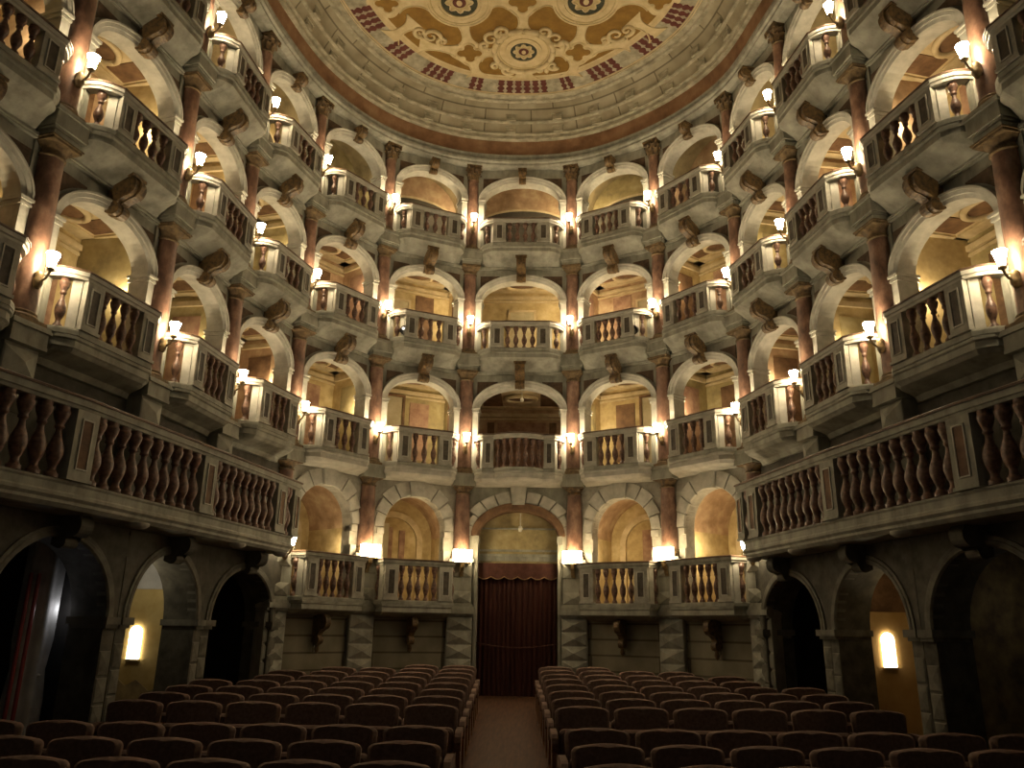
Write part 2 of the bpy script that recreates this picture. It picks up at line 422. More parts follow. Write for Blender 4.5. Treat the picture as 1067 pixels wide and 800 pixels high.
SIDE = lambda b: 'wall_left' if b < 6 else ('wall_right' if b > 6 else 'wall_back')
def bay_walls(t, bay):
    p, rz, W = bayframe(bay); f = F[t]; top = F[t + 1] - f
    a = W / 2 - .24; spring = {1: 1.33, 2: 1.24, 3: 1.24}[t]; rise = {1: .48, 2: .46, 3: .47}[t]
    sm = bay in (6,)
    struct(SIDE(bay), lambda b: arch_wall(b, W, 0, top, a, spring, rise, .045, .25), M['stone'], (p.x, p.y, f), rz)
    o = thing('arch', 'grey stone arch with brown scroll keystone, %s, %s' % (TIER[t], bayname(bay)), 'arch', (p.x, p.y, f), rz, 'arches of the ' + TIER[t])
    key = lambda n: (n, t, round(W, 3))
    def av(b):
        arch_band(b, a, rise, spring, [(-.012, .25), (-.012, .0), (.035, -.012), (.04, -.03), (.085, -.035), (.09, -.05), (.115, -.05), (.115, .06)])
    part('archivolt', key('av'), av, M['white'], o)
    for sx in (-1, 1):
        def imp(b):
            x0, x1 = sx * (a - .012), sx * (a + .105)
            b.box(x0, x1, -.03, .26, .0, spring - .09)
            b.box(x0 - sx * .02, x1 + sx * .0, -.05, .27, spring - .09, spring - .06)
            b.box(x0 - sx * .012, x1, -.04, .265, spring - .06, spring - .035)
            b.box(x0 - sx * .035, x1 + sx * .01, -.065, .275, spring - .035, spring)
        part('impost_pilaster', (key('im'), sx), imp, M['white'], o)
        def sp(b):
            zt = spring + rise + .10; A, Bq = a + .15, rise + .15; xe = W / 2 - .215; n = 8
            xs = A * math.sqrt(max(0, 1 - ((zt - spring - .02) / Bq) ** 2)) if zt - spring - .02 < Bq else 0
            lo = [(xs + (xe - xs) * k / n) for k in range(n + 1)]
            pts = [(sx * x, max(spring + .12, spring + Bq * math.sqrt(max(0, 1 - (x / A) ** 2)))) for x in lo] + [(sx * xe, zt), (sx * xs, zt)]
            b.extr_y(pts, .03, .05)
        part('spandrel_panel', (key('sp'), sx), sp, M['spandrel'], o)
    kz = spring + rise - .06
    ht = (top - .20) - kz if t < 3 else (top - .12) - kz
    part('scroll_keystone', ('ks', t), lambda b: [b.extr_x(console_prof(ht, .34 if t < 3 else .22), -.095 if t < 3 else -.075, .095 if t < 3 else .075, 0, Matrix.Translation((0, 0, kz + ht))),
                                                  b.extr_x([(y * 1.07 - .004, z * 1.02) for y, z in console_prof(ht, .34 if t < 3 else .22)], -.03, .03, 0, Matrix.Translation((0, 0, kz + ht))), b.box(-.12 if t < 3 else -.09, .12 if t < 3 else .09, -.30 if t < 3 else -.2, .02, kz + ht - .02, kz + ht + .015)], M['bronze'], o)

def box_room(t, bay):
    """painted interior of an opera box"""
    p, rz, W = bayframe(bay); f = F[t]; top = F[t + 1] - f
    hw = W / 2 - .02; y0, y1 = .25, (1.2 if t < 3 else .95); zc = {1: 2.02, 2: 1.96, 3: 2.14}[t]
    if bay == 6 and t == 1: y1, zc = 2.2, 1.95
    wm = [M['ochre1'], M['ochre2'], M['ochre3']][(bay * 2 + t) % 3]
    if bay == 6: wm = M['ochre1'] if t == 2 else M['ochre2']
    rn = SIDE(bay)
    def walls(b):
        b.box(-hw, hw, y1, y1 + .06, 0, zc); b.box(-hw - .06, -hw, y0, y1, 0, zc); b.box(hw, hw + .06, y0, y1, 0, zc)
        b.box(-hw, hw, y0, y1, -.05, 0.005)
    o = struct(rn, walls, wm, (p.x, p.y, f), rz)
    # ceiling
    if t < 3:
        part('box_ceiling', ('bc', t, bay == 6, round(W, 3)), lambda b: [b.box(-hw, hw, y0, y1, zc, zc + .05)] + [b.box(x0, x1, yy0, yy1, zc - .03, zc) for x0, x1, yy0, yy1 in ((-hw, hw, y0, y0 + .12), (-hw, hw, y1 - .2, y1), (-hw, -hw + .16, y0, y1), (hw - .16, hw, y0, y1), (-hw, hw, y0 + .12, y0 + .16))], M['cream'], o)
        part('ceiling_coffer', ('bcof', t, bay == 6, round(W, 3)), lambda b: [b.box(sx * .42, sx * (hw - .2), y0 + .25, y1 - .25, zc - .012, zc) for sx in (-1, 1)], M['umber'], o)
        def ring(b):
            n = 28
            for (rx, ry, r) in ((.33, .22, .045),):
                b.tube([(rx * math.cos(2 * PI * k / n), (y0 + y1) / 2 + .02 + ry * math.sin(2 * PI * k / n), zc - .05) for k in range(n + 1)], r, 8)
        part('ceiling_ring', ('br', t, bay == 6), ring, M['cream'], o)
        part('ceiling_oval', ('bo', t, bay == 6), lambda b: b.extr_z([(.32 * math.cos(2 * PI * k / 28), (y0 + y1) / 2 + .02 + .21 * math.sin(2 * PI * k / 28)) for k in range(28)], zc - .045, zc - .03), M['umber'], o)
    else:
        def vault(b):
            n = 14; vs = []; fs = []
            for k in range(n + 1):
                w = PI * k / n; x = -hw * math.cos(w); z = 1.3 + (zc - 1.3) * math.sin(w)
                vs += [(x, y0, z), (x, y1, z)]
            for k in range(n): fs.append((2 * k, 2 * k + 2, 2 * k + 3, 2 * k + 1))
            b.add(vs, fs, True)
        part('box_vault', ('bv', round(W, 3)), vault, M['vault'], o)
        def lun(b):
            n = 14; pts = [(-hw * .93 * math.cos(PI * k / n), 1.16 + .36 * math.sin(PI * k / n)) for k in range(n + 1)] + [(hw * .93, 0), (-hw * .93, 0)]
            b.extr_y(pts, y1 - .02, y1)
        part('painted_arch', ('bla', round(W, 3)), lambda b: arch_band(b, hw * .93, .36, 1.16, [(0, y1), (0, y1 - .03), (.05, y1 - .03), (.05, y1)]), M['cream'], o)
        part('dark_lunette', ('bl', round(W, 3)), lun, M['lunette'], o)
    if t < 3:
        # cornice below the ceiling, a door and painted panels on the back wall
        part('cornice', ('bcn', t, bay == 6, round(W, 3)), lambda b: [b.box(-hw, hw, y1 - .05, y1, zc - .2, zc - .12), b.box(-hw, hw, y1 - .03, y1, zc - .27, zc - .23), b.box(-hw, -hw + .05, y0, y1, zc - .2, zc - .12), b.box(hw - .05, hw, y0, y1, zc - .2, zc - .12)], M['cream'], o)
        if not (bay == 6 and t == 1):
            dx = -.28 if bay < 6 else (.28 if bay > 6 else 0)
            dh = 1.74 if t == 1 else 1.46
            part('door_panel', ('bd', t, bay > 6, bay == 6), lambda b: b.box(dx - .26, dx + .26, y1 - .02, y1, 0, dh), M['doorpaint'], o)
            part('door_frame', ('bdf', t, bay > 6, bay == 6), lambda b: [b.box(dx - .31, dx - .26, y1 - .04, y1, 0, dh + .05), b.box(dx + .26, dx + .31, y1 - .04, y1, 0, dh + .05), b.box(dx - .31, dx + .31, y1 - .04, y1, dh, dh + .05)], M['umber'] if t == 1 else M['cream'], o)
            if bay != 6:
                sx = 1 if bay < 6 else -1
                part('wall_panel', ('bwp', t, bay > 6), lambda b: b.box(sx * .14, sx * .56, y1 - .012, y1, .45, 1.66), M['rose'] if (bay + t) % 2 else M['umber'], o)
        else:
            part('wall_panel', None, lambda b: [b.box(-.55, .55, y1 - .012, y1, .3, 1.62)], M['rose'], o)
            for sx in (-1, 1): part('pilaster_panel', ('bpp', sx), lambda b: b.box(sx * .62, sx * .78, y1 - .015, y1, .3, 1.62), M['umber'], o)
        for sx in (-1, 1):                                # painted side walls
            part('side_panel', ('bsp', t, sx, bay == 6, round(W, 3)), lambda b: b.box(sx * hw, sx * (hw - .012), y0 + .25, y1 - .25, .35, zc - .36), [M['rose'], M['umber'], M['ochre3']][(bay + t) % 3], o)
    # the lamp hidden behind the arch pier lights the box
    return o

def box_light(t, bay, watt, col=(1, .78, .46)):
    p, rz, W = bayframe(bay); f = F[t]
    sgn = -1 if bay > 6 else 1
    if bay == 6: sgn = 1
    c, s = math.cos(rz), math.sin(rz)
    lx, ly = sgn * (W / 2 - .17), .40
    ld = bpy.data.lights.new('box_light', 'POINT'); ld.energy = watt; ld.color = col; ld.shadow_soft_size = .05
    lo = bpy.data.objects.new('box_light', ld); COL.objects.link(lo)
    lo.location = (p.x + c * lx - s * ly, p.y + s * lx + c * ly, f + 1.15)

# ------------------------------------------------------------------ balconies
def balprof(h):
    pr = [(0, .044), (.06, .044), (.065, .036), (.11, .026), (.16, .025), (.20, .034), (.27, .046), (.34, .053), (.41, .051), (.49, .040), (.57, .025), (.64, .019), (.675, .021), (.69, .031), (.72, .031), (.735, .026), (.78, .034), (.85, .047), (.90, .052), (.93, .052), (.935, .046), (1, .046)]
    return [(r, h * z) for z, r in pr]
def baluster(parent, h, x, y, z, s=1.0):
    part('baluster', ('bal', round(h, 3), s), lambda b: b.lathe([(r * s, zz) for r, zz in balprof(h)], 12), M['balu'], parent, (x, y, z))
def pedestal(parent, x, y, rz, w, z0, z1, d=.13, kk='', pm='panel'):
    o = part('pedestal', ('ped', round(w, 3), round(z0, 3), round(z1, 3), d), lambda b: [b.box(-w / 2, w / 2, -d / 2, d / 2, z0, z1), b.box(-w / 2 - .015, w / 2 + .015, -d / 2 - .015, d / 2 + .015, z0, z0 + .035)], M['stone'] if w == .30 or w == .22 else M['pale'], parent, (x, y, 0), rz)  # balcony pedestals get paler stone: caught lamplight put into the colour
    pw = w * .42; h = z1 - z0
    part('panel', ('pan', round(w, 3), round(z0, 3), round(z1, 3), d, pm), lambda b: b.box(-pw / 2, pw / 2, -d / 2 - .006, -d / 2 + .01, z0 + h * .18, z1 - h * .14), M[pm], o)
    part('panel_frame', ('paf', round(w, 3), round(z0, 3), round(z1, 3), d), lambda b: [b.box(-pw / 2 - .015, -pw / 2, -d / 2 - .014, -d / 2 + .01, z0 + h * .18 - .015, z1 - h * .14 + .015), b.box(pw / 2, pw / 2 + .015, -d / 2 - .014, -d / 2 + .01, z0 + h * .18 - .015, z1 - h * .14 + .015), b.box(-pw / 2, pw / 2, -d / 2 - .014, -d / 2 + .01, z0 + h * .18 - .015, z0 + h * .18), b.box(-pw / 2, pw / 2, -d / 2 - .014, -d / 2 + .01, z1 - h * .14, z1 - h * .14 + .015)], M['white'], o)
def slab_loft(b, sections):
    """sections: list of (polyline, z) from the top down, joined into a solid bracket slab"""
    n = len(sections[0][0]); vs = []; fs = []
    for pl, z in sections: vs += [(x, y, z) for x, y in pl]
    for i in range(len(sections) - 1):
        for k in range(n - 1): fs.append((i * n + k, (i + 1) * n + k, (i + 1) * n + k + 1, i * n + k + 1))
    m = len(sections) - 1
    fs.append(tuple(range(n))); fs.append(tuple(reversed(range(m * n, (m + 1) * n))))
    fs.append(tuple(i * n for i in reversed(range(m + 1)))); fs.append(tuple(i * n + n - 1 for i in range(m + 1)))
    b.add(vs, fs)

def make_balcony(t, bay):
    p, rz, W = bayframe(bay); f = F[t]; h = RAILH[t]
    what = 'stone balcony with dark red balusters'
    if t == 1 and bay == 6: what = 'bow-fronted stone balcony with dark red balusters'
    o = thing('balcony', '%s, %s, %s' % (what, TIER[t], bayname(bay)), 'balcony', (p.x, p.y, f), rz, 'balconies of the ' + TIER[t])
    bow = (t == 1 and bay == 6)
    foot = W / 2 - .23; out = W / 2 - (.42 if bay != 6 else (.40 if bow else .50)); pf = .33; yb = .06; bh = .45
    if t == 0: out = W / 2 - .31
    path = [(-foot, yb), (-foot, -.02), (-out, -pf), (out, -pf), (foot, -.02), (foot, yb)]
    if bow:
        mid = [(bh * math.sin(w) / math.sin(.62), -pf - .17 * (math.cos(w) - math.cos(.62)) / (1 - math.cos(.62))) for w in [-.62 + 1.24 * k / 10 for k in range(11)]]
        path = [(-foot, yb), (-foot, -.02), (-out, -pf)] + mid + [(out, -pf), (foot, -.02), (foot, yb)]
    def bulge(P):
        q = []
        for k in range(len(P) - 1):
            q.append(P[k])
            (xa, ya), (xb, yb_) = P[k], P[k + 1]
            if abs(abs(xa) - abs(xb)) > .1 and xa * xb > 0 and abs(ya - yb_) > .2:
                sx = 1 if xa > 0 else -1; dx, dy = xb - xa, yb_ - ya; L_ = math.hypot(dx, dy); nx, ny = dy / L_, -dx / L_
                if nx * sx < 0: nx, ny = -nx, -ny
                for u in (.25, .5, .75): h_ = .055 * math.sin(PI * u); q.append((xa + dx * u + nx * h_, ya + dy * u + ny * h_))
        q.append(P[-1]); return q
    path = bulge(path)
    def offs(d, k):
        # outline pushed outwards by d and squeezed back to the wall by factor k
        res = []
        for (x, y) in path:
            s = 1 if x > 0 else -1
            if abs(abs(x) - foot) < 1e-6: res.append((x + s * d * .6 - s * (1 - k) * 0, yb if y > 0 else (y - d * .5) * k + (1 - k) * .02))
            else: res.append((x + (s * d * .5 if abs(x) > .46 else 0), (y - d) * k + (1 - k) * .02))
        return res
    side1 = t == 1 and bay not in (4, 5, 6, 7, 8)
    sec = [(offs(.045, 1), 0), (offs(.055, 1), -.012), (offs(.055, 1), -.04), (offs(.035, 1), -.055), (offs(.04, 1), -.13), (offs(.02, 1), -.145)]
    if side1: sec += [(offs(.005, .98), -.17), (offs(0, .96), -.18), (offs(-.01, .25), -.24), (offs(-.02, .1), -.30)]
    elif t == 1: sec += [(offs(.005, .98), -.165), (offs(0, .9), -.185), (offs(-.01, .3), -.205), (offs(-.02, .12), -.225)]
    elif t == 0: sec += [(offs(-.01, .9), -.165), (offs(-.03, .3), -.20), (offs(-.04, .1), -.22)]
    else: sec += [(offs(.0, .96), -.17), (offs(-.005, .78), -.205), (offs(-.01, .5), -.25), (offs(-.02, .25), -.295), (offs(-.02, .12), -.32)]
    part('slab', ('slab', t, round(W, 3), bow, side1), lambda b: slab_loft(b, sec), M['white'] if t == 1 and not side1 else M['stone'], o)
    ph = path[1:-1]
    if t >= 2: part('frieze_moulding', ('frm', round(W, 3)), lambda b: [b.box(-W / 2 + .18, W / 2 - .18, -.02, .06, -.355, -.325), b.box(-W / 2 + .18, W / 2 - .18, .0, .06, -.375, -.355)], M['stone'], o)
    part('plinth', ('pl', t, round(W, 3)), lambda b: b.sweep([(-.06, 0), (.06, 0), (.06, .05), (.05, .07), (-.05, .07), (-.06, .05)], ph), M['stone'], o)
    part('coping', ('cop', t, round(W, 3)), lambda b: b.sweep([(-.055, h - .115), (.055, h - .115), (.06, h - .085), (.075, h - .075), (.075, h - .03), (-.075, h - .03), (-.075, h - .075), (-.06, h - .085)], ph), M['white'] if t else M['stone'], o)
    part('coping_cap', ('hr', t, round(W, 3)), lambda b: b.sweep([(-.085, h - .03), (.085, h - .03), (.088, h - .012), (.07, h), (-.07, h), (-.088, h - .012)], ph), M['rail'], o)  # dark brown strip paints the shade on the coping's top face
    z0, z1 = .07, h - .115
    pw = .20 if bow else .25
    for s in (-1, 1):
        pedestal(o, s * (out - pw / 2 + .01), -pf, 0, pw, z0, z1)
        ang = math.atan2(pf - .02, (out - foot)) if s < 0 else math.atan2(-(pf - .02), -(out - foot))
        # end post against the column
        part('end_post', ('ep', t), lambda b: b.box(-.035, .035, -.06, .06, z0, z1), M['stone'], o, (s * foot, .0, 0))
        baluster(o, z1 - z0, s * (foot * .45 + out * .55 + .03), -.02 * .45 - pf * .55 - .005, z0, 1.05)
        part('corner_post', ('cpst', t), lambda b: b.box(-.03, .03, -.05, .05, z0, z1), M['white'], o, (s * (out + .02), -pf + .055, 0), -s * .5)
    inner = out - pw + .01
    if bow:
        for k in range(7):
            w = -.52 + 1.04 * k / 6
            baluster(o, z1 - z0, bh * math.sin(w) / math.sin(.62), -pf - .17 * (math.cos(w) - math.cos(.62)) / (1 - math.cos(.62)), z0)
    else:
        n = max(3, int(round(2 * inner / .16)))
        if t == 0: n = 5
        for k in range(n):
            x = -inner + 2 * inner * (k + .5) / n
            baluster(o, z1 - z0, x, -pf, z0, 1.05)
    return o

for t in (1, 2, 3):
    for bay in range(13):
        if t == 3 and bay in (0, 12): continue
        bay_walls(t, bay); box_room(t, bay); make_balcony(t, bay)
        w = {1: 24, 2: 26, 3: 20}[t]
        if bay == 6: w = {1: 5, 2: 26, 3: 20}[t]
        if t == 3 and bay in (4, 8): w = 7
        if bay in (2, 10) and t == 1: w = 14
        if bay in (3, 4, 8, 9): w *= .5
        elif bay in (0, 1, 2, 10, 11, 12): w *= .7
        box_light(t, bay, w)
# small lit fixtures that show inside some of the side boxes
for t, bay in ((1, 1), (2, 1), (3, 2), (1, 11), (2, 11), (2, 10), (3, 10), (3, 2), (3, 9)):
    if (t, bay) == (3, 2) and 'b32' in CACHE: continue
    if (t, bay) == (3, 2): CACHE['b32'] = 1
    p, rz, W = bayframe(bay); sgn = -1 if bay > 6 else 1
    c, s = math.cos(rz), math.sin(rz); lx, ly = sgn * (W / 2 - .05), .62
    o = thing('box_lamp', 'small glowing wall light inside the box, %s, %s' % (TIER[t], bayname(bay)), 'lamp', (p.x + c * lx - s * ly, p.y + s * lx + c * ly, F[t] + 1.1), rz, 'wall lights inside the boxes')
    part('glass_tube', 'bxl', lambda b: b.lathe([(.012, -.09), (.03, -.06), (.035, .02), (.022, .09), (.006, .12)], 10), M['boxlamp'], o)
    part('holder', 'bxh', lambda b: [b.lathe([(.02, -.16), (.028, -.1), (.015, -.09)], 8), b.box(-.02, .02, -.02, .02, -.24, -.14), b.box(-.05, .05, -.012, .012, -.2, -.17)], M['brass'], o)

# ------------------------------------------------------------------ stalls loggia on the end wall
def loggia_bay(bay):
    p, rz, W = bayframe(bay); f = F[0]; top = F[1] - f
    a = .585 if bay in (5, 7) else .60; spring = 1.36; rise = .62
    struct('wall_back', lambda b: arch_wall(b, W, 0, top, a, spring, rise, .045, .26), M['pale'], (p.x, p.y, f), rz)
    o = thing('arch', 'pale rusticated stone arch with plain keystone, stalls loggia, %s' % bayname(bay), 'arch', (p.x, p.y, f), rz, 'arches of the stalls loggia')
    n = 9
    for k in range(n):
        if k == n // 2: continue
        w0, w1 = PI * k / n + .018, PI * (k + 1) / n - .018
        dd = .19 if k in (0, n - 1) else (.24 if k in (1, n - 2) else .29)
        part('voussoir', ('vou', bay in (5, 7), k), lambda b: arch_band(b, a, rise, spring, [(0, .27), (0, .02), (.012, .0), (dd - .012, .0), (dd, .015), (dd, .05)], 0, 4, w0, w1), M['white'], o)
    for sx in (-1, 1):
        for k in range(4):
            z0 = .06 + k * .32
            if k == 3: z0, z1, w = 1.24, 1.345, .15
            else: z1, w = z0 + .30, (.2 if k % 2 else .15)
            part('jamb_block', ('jb', bay in (5, 7), k, sx), lambda b: b.box(sx * a, sx * (a + w - .02), .0, .2, z0, z1), M['white'], o)
    part('keystone', 'kst0', lambda b: b.extr_y([(-.10, spring + rise - .02), (.10, spring + rise - .02), (.15, top - .2), (-.15, top - .2)], -.05, .1), M['white'], o)
    # painted niche behind the rail
    hw = W / 2 - .08; y0, y1 = .26, 1.5
    w = struct('wall_back', lambda b: [b.box(-hw, hw, y1, y1 + .06, 0, 2.2), b.box(-hw - .05, -hw, y0, y1, 0, 2.2), b.box(hw, hw + .05, y0, y1, 0, 2.2), b.box(-hw, hw, y0, y1, -.04, .005)], M['ochre1'], (p.x, p.y, f), rz)
    def vt(b):
        n = 16; vs = []; fs = []
        for k in range(n + 1):
            q = PI * k / n; vs += [(-hw * math.cos(q), y0, 1.35 + .78 * math.sin(q)), (-hw * math.cos(q), y1, 1.35 + .78 * math.sin(q))]
        for k in range(n): fs.append((2 * k, 2 * k + 2, 2 * k + 3, 2 * k + 1))
        b.add(vs, fs, True)
    part('niche_vault', ('nv', round(W, 3)), vt, M['ochre2'], w)
    part('painted_arch', ('pa', round(W, 3)), lambda b: [arch_band(b, hw * .62, .5, 1.25, [(0, y1), (0, y1 - .05), (.12, y1 - .05), (.12, y1)])] + [b.box(sx * hw * .62, sx * (hw * .62 + .12), y1 - .05, y1, 0, 1.25) for sx in (-1, 1)], M['cream'], w)
    part('painted_panel', ('pp', round(W, 3)), lambda b: [b.box(-.18, .02, y1 - .02, y1, .2, 1.55), b.box(.16, .28, y1 - .02, y1, .2, 1.5)], M['rose'], w)
    sx = -1 if bay < 6 else 1
    if bay in (5, 7):
        part('door_panel', ('ndp', sx), lambda b: [b.box(sx * .08, sx * .55, y1 - .07, y1 - .05, 0, 1.62)], M['doorpaint'], w)
    ld = bpy.data.lights.new('niche_light', 'POINT'); ld.energy = 20 if bay in (7, 8) else (11 if bay == 5 else 6); ld.color = (1, .77, .44); ld.shadow_soft_size = .06
    lo = bpy.data.objects.new('niche_light', ld); COL.objects.link(lo)
    c, s = math.cos(rz), math.sin(rz); lx, ly = (.62 if bay < 6 else -.62), .45
    lo.location = (p.x + c * lx - s * ly, p.y + s * lx + c * ly, f + 1.0)
    make_balcony(0, bay)
    # wall below the balcony, between the piers
    struct('wall_back', lambda b: b.box(-W / 2, W / 2, .045, .26, -2.0, 0), M['masonry'], (p.x, p.y, f), rz, uv=True)
    k = thing('console_bracket', 'dark scroll bracket hanging under the loggia balcony, %s' % bayname(bay), 'bracket', (p.x, p.y, f - .2), rz, 'scroll brackets under the loggia')
    part('scroll', 'lgk', lambda b: b.extr_x(console_prof(.46, .30), -.05, .05), M['bronze'], k)
    part('drop', 'lgd', lambda b: b.lathe([(.0, -.62), (.022, -.60), (.045, -.55), (.03, -.50), (.05, -.47), (.02, -.44)], 10, 0, -.05), M['bronze'], k)
for bay in (4, 5, 7, 8): loggia_bay(bay)
# rusticated piers under the loggia columns
for i in (4, 5, 6, 7, 8, 9):
    p, rz = colframe(i)
    def pier(b):
        b.box(-.235, .235, -.10, .1, -2.0, -.13)
        b.box(-.26, .26, -.2, .1, -.13, -.05); b.box(-.25, .25, -.17, .1, -.05, 0); b.box(-.245, .245, -.15, .1, -.17, -.13)
        for k in range(7): b.diamond(-.23, .23, -1.88 + k * .245, -1.88 + k * .245 + .225, -.10, .075)
    o = part('stone_pier', 'pier0', pier, M['stone'], None, (p.x, p.y, F[0]), rz)
    o['label'] = 'pale pier of diamond-cut blocks below the loggia, under the %s' % colname(i); o['category'] = 'pier'; o['group'] = 'diamond-cut piers'

# ------------------------------------------------------------------ central doorway
p, rz, W = bayframe(6)
def door_wall(b):
    arch_wall(b, W, 0, F[1], .765, 2.86, .50, .045, .5)
struct('wall_back', door_wall, M['stone'], (p.x, p.y, 0), rz)
o = thing('arch', 'brown-edged arch above the curtained central doorway', 'arch', (p.x, p.y, 0), rz)
part('archivolt', None, lambda b: arch_band(b, .765, .50, 2.86, [(-.01, .5), (-.01, .0), (.02, -.02), (.13, -.02), (.13, .06)]), M['umber'], o)
n = 11
for k in range(n):
    if k == n // 2: continue
    w0, w1 = PI * k / n + .016, PI * (k + 1) / n - .016
    dd = .2 if k in (0, 1, n - 1, n - 2) else .3
    part('voussoir', None, lambda b: arch_band(b, .895, .63, 2.86, [(0, .06), (0, .01), (.012, -.005), (dd - .08, -.005), (dd - .07, .01), (dd - .07, .06)], 0, 3, w0, w1), M['white'], o)
part('keystone', None, lambda b: b.extr_y([(-.12, 3.45), (.12, 3.45), (.16, 3.82), (-.16, 3.82)], -.06, .1), M['white'], o)
for sx in (-1, 1):
    part('jamb', ('jamb', sx), lambda b: [b.box(sx * .752, sx * .80, -.02, .5, 0, 2.8), b.box(sx * .74, sx * .84, -.04, .5, 2.72, 2.86)], M['stone'], o)
def tymp(b):
    b.box(-.78, .78, .34, .42, 2.36, 3.45)
w = struct('wall_back', tymp, M['ochre3'], (p.x, p.y, 0), rz)
part('lintel_moulding', None, lambda b: [b.box(-.77, .77, .30, .34, 2.42, 2.50), b.box(-.77, .77, .26, .34, 2.50, 2.55), b.box(-.77, .77, .31, .34, 2.60, 2.64), b.box(-.77, .77, .3, .34, 3.02, 3.05)], M['stone'], w)
o = thing('door_curtain', 'dark red curtain with scalloped valance closing the central doorway', 'curtain', (p.x, p.y, 0), rz)
def drape(x0, x1, z0, z1, y, amp, folds, ph=0):
    def bld(b):
        n = folds * 8; vs = []; fs = []
        for k in range(n + 1):
            u = k / n; x = x0 + (x1 - x0) * u
            for j in range(7):
                v = j / 6; z = z0 + (z1 - z0) * v
                vs.append((x, y + amp * (.6 + .4 * (1 - v)) * math.sin(2 * PI * folds * u + ph + .5 * math.sin(3 * v)) + .012 * math.sin(9 * u + 4 * v), z))
        for k in range(n):
            for j in range(6): a = k * 7 + j; fs.append((a, a + 7, a + 8, a + 1))
        b.add(vs, fs, True)
    return bld
part('curtain_panel', None, drape(-.75, .04, .01, 2.36, .25, .03, 9), M['curtain'], o)
part('curtain_panel', None, drape(.0, .75, .01, 2.36, .22, .03, 8, 1), M['curtain'], o)
def val(b):
    n = 60; vs = []; fs = []
    for k in range(n + 1):
        x = -.755 + 1.51 * k / n; zz = 2.12 - .05 * abs(math.sin(PI * 6 * k / n)); y = .17 + .01 * math.sin(2 * PI * 6 * k / n)
        vs += [(x, y, zz), (x, y, 2.37)]
    for k in range(n): fs.append((2 * k, 2 * k + 2, 2 * k + 3, 2 * k + 1))
    b.add(vs, fs, True)
part('valance', None, val, M['valance'], o)
part('fringe', None, lambda b: b.tube([(-.755 + 1.51 * k / 60, .165 + .01 * math.sin(2 * PI * 6 * k / 60), 2.12 - .05 * abs(math.sin(PI * 6 * k / 60))) for k in range(61)], .01, 5), M['fringe'], o)
solo('rope', 'thin dark cord hanging across the central doorway curtain', 'rope', lambda b: b.tube([(-.75 + 1.5 * k / 16, .13, .93 - .08 * (1 - ((k - 8) / 8) ** 2)) for k in range(17)], .012, 6), M['valance'], (p.x, p.y, 0), rz)
solo('globe_light', 'small white globe in the arch over the central doorway', 'lamp', lambda b: b.lathe([(.0, -.06), (.03, -.05), (.042, 0), (.03, .05), (.012, .06), (.012, .30)], 12), M['pearl'], (p.x + .04, p.y + .22, 3.02), 0)
solo('globe_light', 'small white globe below the ceiling of the bow-fronted central box', 'lamp', lambda b: b.lathe([(.0, -.045), (.03, -.03), (.042, 0), (.03, .03), (.01, .045), (.008, .34)], 12), M['pearl'], (p.x + .03, p.y + .75, F[1] + 1.74), 0)
struct('wall_back', lambda b: b.box(-1.2, 1.2, .62, .7, 0, 3.6), M['unlit'], (p.x, p.y, 0), rz)

# a dark spotlight hangs in the middle tier balcony left of the centre
for bs, lx, nm in ((5, -.52, 'left'), (7, .52, 'right')):
    pb, rzb, Wb = bayframe(bs)
    c, s = math.cos(rzb), math.sin(rzb); ly = -.30
    o = thing('spotlight', 'dark round spotlight fixed to the middle tier balcony %s of centre' % nm, 'spotlight', (pb.x + c * lx - s * ly, pb.y + s * lx + c * ly, F[2] + .22), rzb, 'spotlights on the balconies')
    Tsp = Matrix.Rotation(PI / 2 + .3, 4, 'X')
    part('body', None, lambda b: b.lathe([(.03, -.10), (.07, -.08), (.085, 0), (.09, .07), (.08, .075), (.075, .03), (0, .02)], 16, T=Tsp), M['iron'], o)
    part('lens', None, lambda b: b.lathe([(.0, .05), (.03, .048), (.03, .04)], 12, -.03, .03, T=Tsp), M['lens'], o)  # small off-centre disc glows as the painted glint
    part('clamp', None, lambda b: [b.tube([(0, .02, .05), (0, .03, .16), (0, .02, .24)], .012, 6)], M['iron'], o)

